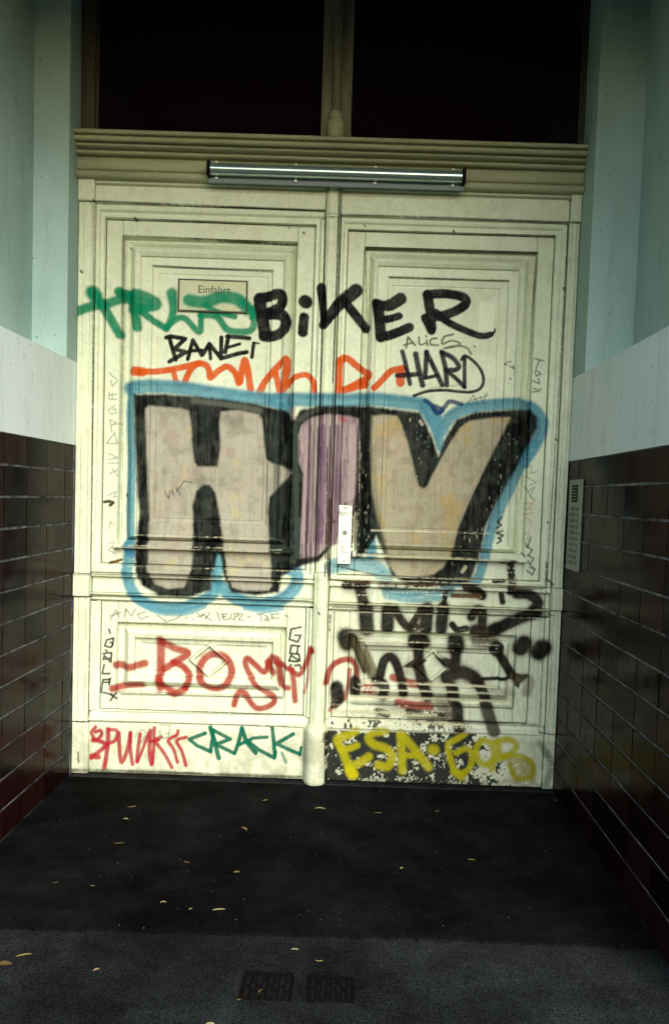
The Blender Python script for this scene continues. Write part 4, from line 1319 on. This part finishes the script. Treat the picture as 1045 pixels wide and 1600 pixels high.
def door_leaf(name, label, x0, x1, q, lower, zt, zs, base_top, moul):
    """q: nested rectangles of the upper panel, lower: of the lower panel, zs: heights of the rails."""
    leaf = empty(name, ((x0+x1)/2, 0.02, 0))
    tag(leaf, label, 'door', 'pair of door leaves')
    z_head_b, z_up_b, z_mid_t, z_mid_b = zs
    # head board under the beam
    painted('head_board', [hbar_grid(x0, x1, [(z_head_b-0.004, 0.01), (z_head_b-0.004, -0.016), (z_head_b, -0.022), (z_head_b+0.004, -0.022), (zt-0.026, -0.020), (zt-0.024, -0.026), (zt-0.018, -0.026), (zt-0.016, -0.018), (zt+0.06, -0.016)])], leaf)
    # upper field: moulded border, flat frame
    up = (x0, x1, z_up_b, z_head_b-0.005)
    i1 = (moul[0], moul[1], moul[2], moul[3])
    e = lambda r, d: (r[0]+d, r[1]-d, r[2]+d, r[3]-d)
    mid = tuple((a_+b_)/2 for a_, b_ in zip(up, i1))
    painted('border_moulding', ring_grids([up, up, e(up, 0.004), tuple((a_*0.6+b_*0.4) for a_, b_ in zip(up, i1)), tuple((a_*0.45+b_*0.55) for a_, b_ in zip(up, i1)), e(i1, -0.006), e(i1, -0.002), i1], [0.03, -0.014, -0.018, -0.017, -0.010, -0.009, -0.012, 0.0]), leaf)
    r0 = q[0]
    zs_ = [i1, r0]
    # flat frame: two stiles between two rails
    slab('stile', (i1[0]+0.0004, r0[0], i1[2]+0.0004, i1[3]-0.0004), 0.0005, leaf, bev=0.003)
    slab('stile', (r0[1], i1[1]-0.0004, i1[2]+0.0004, i1[3]-0.0004), 0.0005, leaf, bev=0.003)
    slab('rail', (r0[0]+0.0004, r0[1]-0.0004, r0[3], i1[3]-0.0004), 0.0005, leaf, bev=0.003)
    slab('rail', (r0[0]+0.0004, r0[1]-0.0004, i1[2]+0.0004, r0[2]), 0.0005, leaf, bev=0.003)
    # panel: stepped moulding, flat margin, bevel, field
    pan = painted('upper_panel', [slab_grid(q[4][0]-0.001, q[4][1]+0.001, q[4][2]-0.001, q[4][3]+0.001, 0.021, 0.04, 0.001)], leaf)
    painted('panel_moulding', ring_grids([r0, r0, e(r0, 0.005), tuple(a_*0.5+b_*0.5 for a_, b_ in zip(r0, q[1])), q[1], e(q[1], 0.003), tuple(a_*0.45+b_*0.55 for a_, b_ in zip(q[1], q[2])), q[2], e(q[2], 0.002)],
                                          [0.01, -0.006, 0.016, 0.011, 0.020, 0.008, -0.004, 0.004, 0.0095]), pan)
    painted('panel_margin', ring_grids([e(q[2], 0.0015), e(q[3], -0.002), q[3], e(q[3], 0.004), e(q[4], -0.003), q[4]], [0.0098, 0.0098, 0.011, 0.017, 0.019, 0.0225]), pan)
    # sloping weather lip along the panel's lower edge
    zl = r0[2]
    painted('weather_lip', [hbar_grid(r0[0]-0.012, r0[1]+0.012, [(zl-0.010, 0.002), (zl-0.010, -0.010), (zl-0.006, -0.018), (zl+0.004, -0.019), (zl+0.008, -0.014), (zl+0.030, 0.004), (zl+0.034, 0.012)])], pan)
    # middle rail
    slab('middle_rail', (x0, x1, z_mid_b+0.001, z_mid_t-0.001), -0.006, leaf)
    painted('rail_moulding', [hbar_grid(x0, x1, [(z_mid_t, 0.01), (z_mid_t, -0.012), (z_mid_t+0.004, -0.018), (z_mid_t+0.010, -0.018), (z_mid_t+0.014, -0.011), (z_up_b-0.001, -0.010), (z_up_b-0.001, 0.01)])], leaf)
    z_lt = lower[0][3]
    painted('rail_moulding', [hbar_grid(x0, x1, [(z_mid_b-0.040, 0.01), (z_mid_b-0.040, -0.004), (z_mid_b-0.032, -0.010), (z_mid_b-0.026, -0.010), (z_mid_b-0.022, -0.004), (z_mid_b-0.012, -0.006), (z_mid_b-0.008, -0.016), (z_mid_b, -0.018), (z_mid_b, 0.01)])], leaf)
    # lower field
    lo = lower
    z_a, z_b = base_top+0.001, z_mid_b-0.041
    m0, m1 = lo[5]
    wv = lambda a_, b_, y0, y1, inner: [(a_, 0.01), (a_, y0), (a_+(b_-a_)*0.45, y0), (a_+(b_-a_)*0.55, y0+0.006), (b_-0.003, y1), (b_-0.003 if inner else b_, y1), (b_, 0.0)]
    zb1 = lo[6]
    painted('side_moulding', [vbar_grid(zb1-0.0, z_b, [(x0, 0.01), (x0, -0.016), (x0+(m0-x0)*0.45, -0.015), (x0+(m0-x0)*0.6, -0.008), (m0-0.003, -0.007), (m0, 0.0)])], leaf)
    painted('side_moulding', [vbar_grid(zb1-0.0, z_b, [(m1, 0.0), (m1+0.003, -0.007), (m1+(x1-m1)*0.4, -0.008), (m1+(x1-m1)*0.55, -0.015), (x1, -0.016), (x1, 0.01)])], leaf)
    painted('foot_moulding', [hbar_grid(x0, x1, [(z_a, 0.01), (z_a, -0.018), (z_a+(zb1-z_a)*0.3, -0.018), (z_a+(zb1-z_a)*0.45, -0.010), (zb1-0.004, -0.007), (zb1, 0.0)])], leaf)
    r0 = lo[0]
    slab('stile', (m0+0.0004, r0[0], zb1+0.0004, z_b-0.0004), 0.0005, leaf, bev=0.003)
    slab('stile', (r0[1], m1-0.0004, zb1+0.0004, z_b-0.0004), 0.0005, leaf, bev=0.003)
    slab('rail', (r0[0]+0.0004, r0[1]-0.0004, r0[3], z_b-0.0004), 0.0005, leaf, bev=0.003)
    slab('rail', (r0[0]+0.0004, r0[1]-0.0004, zb1+0.0004, r0[2]), 0.0005, leaf, bev=0.003)
    pan = painted('lower_panel', [slab_grid(lo[3][0]-0.001, lo[3][1]+0.001, lo[3][2]-0.001, lo[3][3]+0.001, 0.012, 0.035, 0.001)], leaf)
    painted('panel_moulding', ring_grids([r0, r0, e(r0, 0.004), lo[1], e(lo[1], 0.003), tuple(a_*0.5+b_*0.5 for a_, b_ in zip(lo[1], lo[2])), lo[2], e(lo[2], 0.004), e(lo[3], -0.003), lo[3]],
                                         [0.01, -0.005, 0.012, 0.015, 0.004, -0.007, -0.003, 0.010, 0.011, 0.014]), pan)
    cx, cz, hw, hh = lo[4]
    # lozenge frame
    grids = []
    K = [(1.0, 0.013), (0.94, 0.002), (0.82, -0.003), (0.74, 0.003), (0.66, 0.0125)]
    n = 12
    ring = []
    for s_, y_ in K:
        pts = []
        C = [(cx, cz+hh*s_), (cx+hw*s_, cz), (cx, cz-hh*s_), (cx-hw*s_, cz)]
        for i in range(4):
            a_, b_ = np.array(C[i]), np.array(C[(i+1) % 4])
            for k_ in range(n):
                p_ = a_+(b_-a_)*k_/n
                pts.append((p_[0], y_, p_[1]))
        pts.append(pts[0])
        ring.append(pts)
    painted('lozenge', [np.array(ring)], pan)
    # base board
    slab('base_board', (x0, x1, ZB+0.004, base_top), -0.014, leaf)
    return leaf


# left leaf
q = [rect((192, 367), (465, 381), (300, 857)), rect((205, 380), (457, 392), (300, 846)), rect((220, 397), (444, 408), (300, 836)), rect((237, 412), (426, 422), (300, 818)), rect((246, 424), (417, 432), (300, 811))]
low = [rect((184, 972), (448, 979), (300, 1085)), rect((195, 981), (440, 988), (300, 1074)), rect((211, 996), (427, 1003), (300, 1058)), rect((220, 1006), (416, 1011), (300, 1051)),
       (*at_y(327, 1032), 0.108, 0.094), (at_y(158, 1000)[0], at_y(477, 1000)[0]), at_y(300, 1112)[1]]
LX0, LX1 = at_y(152, 400)[0]+0.002, at_y(507, 400)[0]
mo = (at_y(167, 345)[0], at_y(494, 355)[0], at_y(300, 884)[1], (at_y(167, 340)[1]+at_y(494, 356)[1])/2)
zt = at_y(300, 287)[1]
left = door_leaf('door_leaf', 'cream panelled door leaf with a wide grey letter H and the small enamel sign', LX0, LX1, q, low, zt,
                 (at_y(300, 325)[1], at_y(300, 898)[1], at_y(300, 905)[1], at_y(300, 930)[1]), at_y(300, 1128)[1], mo)
# right leaf
q2 = [rect((570, 386), (839, 395), (690, 872)), rect((580, 399), (827, 407), (690, 861)), rect((591, 415), (812, 421), (690, 850)), rect((607, 431), (796, 437), (690, 835)), rect((615, 443), (781, 450), (690, 827))]
low2 = [rect((546, 984), (806, 993), (690, 1101)), rect((556, 994), (797, 1001), (690, 1090)), rect((570, 1008), (782, 1014), (690, 1075)), rect((578, 1017), (771, 1023), (690, 1066)),
        (*at_y(675, 1040), 0.098, 0.092), (at_y(521, 1000)[0], at_y(828, 1000)[0]), at_y(690, 1126)[1]]
RX0, RX1 = GAP+0.002, at_y(883, 400)[0]-0.002
mo2 = (at_y(544, 360)[0], at_y(866, 372)[0], at_y(690, 903)[1], (at_y(544, 360)[1]+at_y(866, 371)[1])/2)
right = door_leaf('door_leaf', 'cream panelled door leaf with a grey letter V, lock plate and worn black base board', RX0, RX1, q2, low2, zt,
                  (at_y(690, 346)[1], at_y(690, 911)[1], at_y(690, 921)[1], at_y(690, 946)[1]), at_y(690, 1141)[1], mo2)

# meeting strip (half column) on the left leaf
ax0, ax1 = LX1+0.0015, GAP-0.0015
axc, aw = (ax0+ax1)/2, (ax1-ax0)/2


def halfround(cx, w_, yf, y0=0.02, flutes=False, n=26):
    P = [(cx-w_, y0)]
    for i in range(n+1):
        t = math.pi*i/n
        x_ = cx-w_*math.cos(t)
        y_ = -0.006-(abs(yf)-0.006)*max(0.0, math.sin(t))**0.8
        if flutes:
            y_ += 0.008*(0.5-0.5*math.cos(6*t))
        P.append((x_, y_))
    P.append((cx+w_, y0))
    return P


z_a1, z_a0 = at_y(520, 300)[1], at_y(505, 893)[1]
z_c1, z_c0 = at_y(498, 905)[1], at_y(490, 1128)[1]
z_neck = at_y(518, 340)[1]
strip = painted('meeting_strip', [vbar_grid(z_a0, z_neck, halfround(axc, aw, -0.048, flutes=True))], left)
painted('strip_head', [vbar_grid(z_neck+0.001, z_a1+0.012, halfround(axc, aw+0.0012, -0.054))], strip)
painted('strip_ring', [vbar_grid(z_neck-0.012, z_neck, halfround(axc, aw+0.001, -0.052))], strip)
painted('strip_shaft', [vbar_grid(z_c0, z_c1, halfround(axc, aw+0.001, -0.056))], strip)
painted('strip_ring', [vbar_grid(z_c1+0.0005, z_a0-0.0005, halfround(axc, aw+0.0013, -0.060))], strip)
zz1 = at_y(490, 946)[1]
painted('strip_ring', [vbar_grid(zz1-0.008, zz1+0.008, halfround(axc, aw+0.0014, -0.060))], strip)
# foot: wider half-round plinth
zf1 = at_y(490, 1126)[1]
fg = []
for zz, ww, yf in [(ZB, 0.059, 0.100), (0.02, 0.062, 0.104)]+[(z_, 0.062, 0.104) for z_ in np.linspace(0.024, zf1-0.035, 60)]+[(zf1-0.028, 0.060, 0.101), (zf1-0.02, 0.055, 0.092), (zf1-0.010, 0.049, 0.080), (zf1-0.004, 0.045, 0.068), (zf1+0.004, 0.040, 0.056)]:
    fg.append([(px_, py_, zz) for px_, py_ in halfround(axc-0.004, ww, -yf, n=30)])
painted('strip_foot', [np.array(fg)], left, smooth_shade=True)

# lock plate with its screws and keyhole
p0, p1 = at_y(530, 789, -0.02), at_y(546, 881, -0.02)
lock = empty('lock_plate', ((p0[0]+p1[0])/2, -0.02, p1[1]))
lock.parent = right
lock.matrix_parent_inverse = Matrix.Translation(right.location).inverted()
lx0, lx1, lz0, lz1 = p0[0]-0.001, p1[0]+0.004, p1[1], p0[1]
mb = MB()
mb.box(lx0, lx1, -0.034, -0.0, lz0, lz1, 0.0015)
mb.build('plate', 'steel', lock)
for zz in (lz0+0.014, lz1-0.014):
    mb = MB()
    mb.tube(((lx0+lx1)/2, -0.0365, zz), ((lx0+lx1)/2, -0.030, zz), 0.0042, 12)
    mb.build('screw', 'alu', lock)
mb = MB()
mb.tube(((lx0+lx1)/2, -0.039, lz0+0.155), ((lx0+lx1)/2, -0.03, lz0+0.155), 0.0115, 20)
mb.build('lock_cylinder', 'alu', lock, smooth=False)

# ------------------------------------------------------------------ enamel sign, sticker
YS = 0.030
s0, s1 = at_y(279, 434, YS), at_y(386, 488, YS)
sx0, sx1, sz1 = s0[0], at_y(387, 440, YS)[0], (s0[1]+at_y(387, 440, YS)[1])/2
sz0 = (at_y(279, 485, YS)[1]+at_y(386, 490, YS)[1])/2
sign = empty('enamel_sign', ((sx0+sx1)/2, 0.02, sz0))
tag(sign, 'small dark-rimmed Einfahrt sign half covered by green spray', 'sign')
SGN = np.array([0.45, 0.44, 0.23])


def sign_plate():
    g = slab_grid(sx0+0.006, sx1-0.006, sz0+0.006, sz1-0.006, YS/2.1, 0.022, 0.001)
    o = painted('plate', [g], sign)
    # the sprayed green also lies on the plate; the bare plate is yellowed enamel
    me = o.data
    n_ = len(me.vertices)
    c = np.empty(n_*4, np.float32)
    me.attributes['paint'].data.foreach_get('color', c)
    c = c.reshape(-1, 4)
    ratio = c[:, 1]-c[:, 0]*0.5-c[:, 2]*0.5
    green = np.clip((c[:, 1]-c[:, 0])/0.13, 0, 1)
    cr = SGN[None, :]*np.ones((n_, 3))
    c[:, :3] = c[:, :3]*green[:, None]+cr*(1-green[:, None])
    me.attributes['paint'].data.foreach_set('color', c.ravel())
    return o


sign_plate()
for r_ in ((sx0, sx1, sz0, sz0+0.0062), (sx0, sx1, sz1-0.0062, sz1), (sx0, sx0+0.0062, sz0+0.0063, sz1-0.0063), (sx1-0.0062, sx1, sz0+0.0063, sz1-0.0063)):
    mb = MB()
    mb.box(r_[0], r_[1], YS-0.002, 0.0445, r_[2], r_[3])
    mb.build('rim', 'letter', sign)
fc = bpy.data.curves.new('lettering', 'FONT')
fc.body = 'Einfahrt'
fc.size = 0.052
fc.extrude = 0.0004
fc.align_x = 'CENTER'
fo = bpy.data.objects.new('lettering', fc)
col.objects.link(fo)
dg = bpy.context.evaluated_depsgraph_get()
lm = bpy.data.meshes.new_from_object(fo.evaluated_get(dg))
bpy.data.objects.remove(fo)
lm.name = 'lettering'
lm.transform(Matrix.Translation((sx0+(sx1-sx0)*0.52, YS-0.001, sz1-0.066)) @ Matrix.Rotation(math.pi/2, 4, 'X'))
place('lettering', lm, 'letter', sign)

stk0, stk1 = at_y(749, 473, 0.042), at_y(771, 518, 0.042)
mb = MB()
mb.box(stk0[0], stk1[0], 0.0418, 0.0442, stk1[1], stk0[1])
st = mb.build('sticker', 'paper')
tag(st, 'pale blank paper sticker beside the tail of the black letter R', 'sticker')

# ------------------------------------------------------------------ tube lamp on the beam
YLAMP = -0.10
la, lb = at_y(324, 264, YLAMP-0.03), at_y(727, 278, YLAMP-0.03)
lz = (la[1]+lb[1])/2
lamp = empty('tube_lamp', ((la[0]+lb[0])/2, -0.09, lz))
tag(lamp, 'unlit fluorescent tube lamp with grey housing mounted on the transom beam', 'lamp')
mb = MB()
mb.box(la[0], lb[0], -0.106, -0.0925, lz-0.040, lz+0.040, 0.003)
mb.box(la[0]+0.002, lb[0]-0.002, -0.118, -0.1062, lz-0.058, lz-0.034, 0.004)
mb.build('housing', 'lamp', lamp)
mb = MB()
mb.tube((la[0]+0.018, -0.130, lz+0.002), (lb[0]-0.018, -0.130, lz+0.002), 0.029, 32, caps=False)
mb.build('tube', 'tube', lamp, smooth=True)
for x0, x1 in ((la[0], la[0]+0.017), (lb[0]-0.017, lb[0])):
    mb = MB()
    mb.box(x0, x1, -0.160, -0.1065, lz-0.036, lz+0.036, 0.005)
    mb.build('end_cap', 'black', lamp)
for px_ in (338, 462, 586, 708):
    xx = at_y(px_, 270, -0.13)[0]
    for dz in (-0.037, 0.037):
        mb = MB()
        mb.box(xx-0.007, xx+0.007, -0.128, -0.1065, lz+dz-0.005, lz+dz+0.005, 0.002)
        mb.build('clip', 'clip', lamp)

# ------------------------------------------------------------------ intercom on the right wall
XI = XR-0.012
ya, za = at_x(889.5, 750, XI)
yb, zb_ = at_x(908, 749, XI)
yc, zc = at_x(892, 891, XI)
ic = empty('intercom_panel', (XR, (ya+yb)/2, zc))
tag(ic, 'slim grey intercom panel with speaker and doorbell buttons on brown tiles', 'intercom')
mb = MB()
mb.box(XI, XR-0.0005, yb, ya, zc, za, 0.003)
mb.build('plate', 'alu', ic)
w_ = ya-yb
h_ = za-zc
mb = MB()
mb.box(XI-0.0015, XI+0.002, yb+w_*0.25, ya-w_*0.25, za-h_*0.25, za-h_*0.06, 0.001)
spk_ = mb.build('speaker', 'black', ic)
for k_ in range(5):
    mb = MB()
    zz = za-h_*(0.085+0.033*k_)
    mb.box(XI-0.004, XI-0.0016, yb+w_*0.29, ya-w_*0.29, zz-0.003, zz+0.001)
    mb.build('slat', 'button', spk_)
for r_ in range(10):
    for c_ in range(2):
        zz = za-h_*(0.32+0.066*r_)
        y0_ = yb+w_*(0.14+0.40*c_)
        mb = MB()
        mb.box(XI-0.004, XI+0.001, y0_, y0_+w_*0.32, zz-0.008, zz+0.008, 0.001)
        mb.build('button', 'button', ic)

# ------------------------------------------------------------------ drain grates in the pavement
def grate(c0, c1, label):
    a_, b_ = at_z(*c0), at_z(*c1)
    x0, x1, y0, y1 = a_[0], b_[0], b_[1], a_[1]
    g = empty('drain_grate', ((x0+x1)/2, (y0+y1)/2, -0.010))
    tag(g, label, 'grate', 'drain grates in the pavement')
    t_ = 0.008
    for nm, r_ in (('rim', (x0, x1, y0, y0+t_)), ('rim', (x0, x1, y1-t_, y1)), ('rim', (x0, x0+t_, y0+t_+0.0004, y1-t_-0.0004)), ('rim', (x1-t_, x1, y0+t_+0.0004, y1-t_-0.0004))):
        mb = MB()
        mb.box(r_[0], r_[1], r_[2], r_[3], -0.02, -0.001, 0.001)
        mb.build(nm, 'iron', g)
    mb = MB()
    mb.box(x0+t_+0.0002, x1-t_-0.0002, y0+t_+0.0002, y1-t_-0.0002, -0.02, -0.0064)  # black plate stands in for the shade of the pit below the bars
    mb.build('sump_shade', 'black', g)
    nb = 8
    for i in range(1, nb):
        xx = x0+t_+(x1-x0-2*t_)*i/nb
        mb = MB()
        mb.box(xx-0.0016, xx+0.0016, y0+t_, y1-t_, -0.012, -0.002, 0.0008)
        mb.build('bar', 'iron', g)
    for i in range(nb):
        xx = x0+t_+(x1-x0-2*t_)*(i+0.5)/nb
        for f_ in ((0.3, 0.75) if i % 2 else (0.5,)):
            yy = y0+t_+(y1-y0-2*t_)*f_
            mb = MB()
            mb.box(xx-0.0045, xx+0.0045, yy-0.003, yy+0.003, -0.012, -0.0025, 0.0008)
            mb.build('cross_bar', 'iron', g)


grate((383, 1516), (455, 1561), 'small iron drain grate in the pavement, with a dry leaf stalk caught on it')
grate((483, 1522), (553, 1564), 'small clean iron drain grate in the pavement, on the side of the intercom wall')


# ------------------------------------------------------------------ fallen leaves
def leaf_mesh(i, L, W, curl):
    r = random.Random(i)
    n = 9
    V, F = [], []
    bend = r.uniform(-1.2, 1.2)
    for k in range(n):
        t = k/(n-1)
        a = bend*(t-0.5)
        x_ = L*(t-0.5)*math.cos(a)
        y_ = L*(t-0.5)*math.sin(a)
        wd = W*max(0.0, math.sin(math.pi*min(1, t*0.92+0.04)))**0.8*(0.8+0.3*r.random())
        z_ = 0.004+curl*(math.sin(math.pi*t*1.2)*0.5+0.3*r.random())*L*0.35
        for s_ in (-1, 0, 1):
            V.append((x_-s_*wd*math.sin(a), y_+s_*wd*math.cos(a), z_+abs(s_)*wd*(0.12+0.4*curl)))
    for k in range(n-1):
        for s_ in (0, 1):
            b_ = k*3+s_
            F.append((b_, b_+3, b_+4, b_+1))
    m_ = len(V)
    V += [(v[0], v[1], v[2]-0.0012) for v in V]
    F += [tuple(reversed([q_+m_ for q_ in f])) for f in F]
    me = bpy.data.meshes.new('fallen_leaf')
    me.from_pydata(V, [], F)
    me.shade_smooth()
    me.materials.append(MAT['leaf'])
    return me


LEAVES = [  # chart place, length, width, turn, label
    ((207, 1262), .055, .008, 0.5, 'curled yellow leaf on the asphalt, first from the brightly lit wall below the red word'),
    ((197, 1281), .030, .007, 0.1, 'tiny pale leaf scrap just below the curled leaf nearest the brightly lit wall'),
    ((186, 1320), .060, .007, 0.3, 'slender yellow leaf on the asphalt near the foot of the brightly lit wall'),
    ((383, 1296), .055, .010, -0.9, 'short upturned yellow leaf on the asphalt below the green word'),
    ((500, 1264), .062, .008, 0.0, 'pale straight leaf lying below the foot of the meeting strip'),
    ((415, 1252), .035, .005, 0.6, 'thin dark leaf close to the sill under the green word'),
    ((291, 1349), .038, .006, -0.5, 'small narrow leaf in the middle of the dark asphalt'),
    ((370, 1364), .030, .012, 0.2, 'small round yellow leaf in the middle of the dark asphalt'),
    ((255, 1411), .026, .005, 0.4, 'tiny leaf fragment near the pavement joint below the red word'),
    ((342, 1423), .055, .007, 0.25, 'wavy yellow leaf just inside the pavement joint'),
    ((38, 1490), .060, .006, 0.5, 'long curved leaf stalk at the edge of the picture on the pavement'),
    ((7, 1504), .055, .022, 0.2, 'broad crumpled yellow leaf cut by the edge of the picture'),
    ((151, 1512), .026, .007, 0.8, 'little yellow leaf alone on the pavement below the bright wall'),
    ((461, 1480), .030, .007, 0.0, 'small orange leaf on the pavement above the gap between the grates'),
    ((331, 1597), .040, .008, -0.4, 'yellow leaf at the lower edge of the picture, nearest to the camera'),
    ((591, 1272), .050, .007, 0.2, 'faded leaf on the asphalt below the yellow letter S'),
    ((627, 1358), .024, .007, 0.9, 'tiny brown leaf on the asphalt in line with the letter V'),
    ((736, 1345), .036, .006, -0.1, 'pale leaf alone on the asphalt towards the intercom wall'),
    ((867, 1252), .016, .006, 0.3, 'white scrap at the foot of the intercom wall beside the sill'),
    ((683, 1269), .026, .004, 0.3, 'faint leaf scrap close to the sill under the yellow words'),
    ((499, 1499), .036, .003, 0.1, 'thin pale twig on the pavement just above the clean grate'),
    ((406, 1549), .030, .004, 1.2, 'dry leaf stalk caught on a drain grate'),
    ((374, 1559), .016, .006, 0.5, 'tiny yellow crumb at the corner of a drain grate'),
    ((145, 1386), .022, .004, 0.1, 'tiny pale crumb on the dark asphalt near the bright wall'),
    ((88, 1381), .026, .004, 0.3, 'thin pale crumb on the asphalt at the foot of the bright wall'),
    ((298, 1422), .020, .004, 0.7, 'tiny crumb beside the wavy leaf at the pavement joint'),
]
for i, (p_, L_, W_, a_, lab) in enumerate(LEAVES):
    x_, y_ = at_z(*p_)
    o = place('fallen_leaf', leaf_mesh(i, L_*0.8, W_*0.62, random.uniform(0.0, 0.25)), None, None, (x_, y_, 0.001 if y_ > Y_KERB else -0.009))
    if 1549 in p_:
        o.location.z = -0.002
    o.rotation_euler = (0, 0, a_)
    tag(o, lab, 'leaf', 'dry leaves on the ground')
# loose grit on the ground
mb = MB()
gr_ = random.Random(3)
for i in range(260):
    x_, y_ = gr_.uniform(-1.2, 1.25), gr_.uniform(-2.55, -0.08)
    s_ = gr_.uniform(0.0008, 0.0026)
    if abs(x_) > 1.19 and y_ > Y_KERB:
        continue
    zf = 0.0 if y_ > Y_KERB else -0.010
    mb.add([(x_-s_, y_-s_*.6, zf), (x_+s_, y_-s_*.4, zf), (x_, y_+s_, zf), (x_, y_, zf+s_*0.8)], [(0, 1, 3), (1, 2, 3), (2, 0, 3), (0, 2, 1)])
g_ = mb.build('grit', 'facade')
tag(g_, 'fine pale grit scattered over the asphalt', 'grit', kind='stuff')
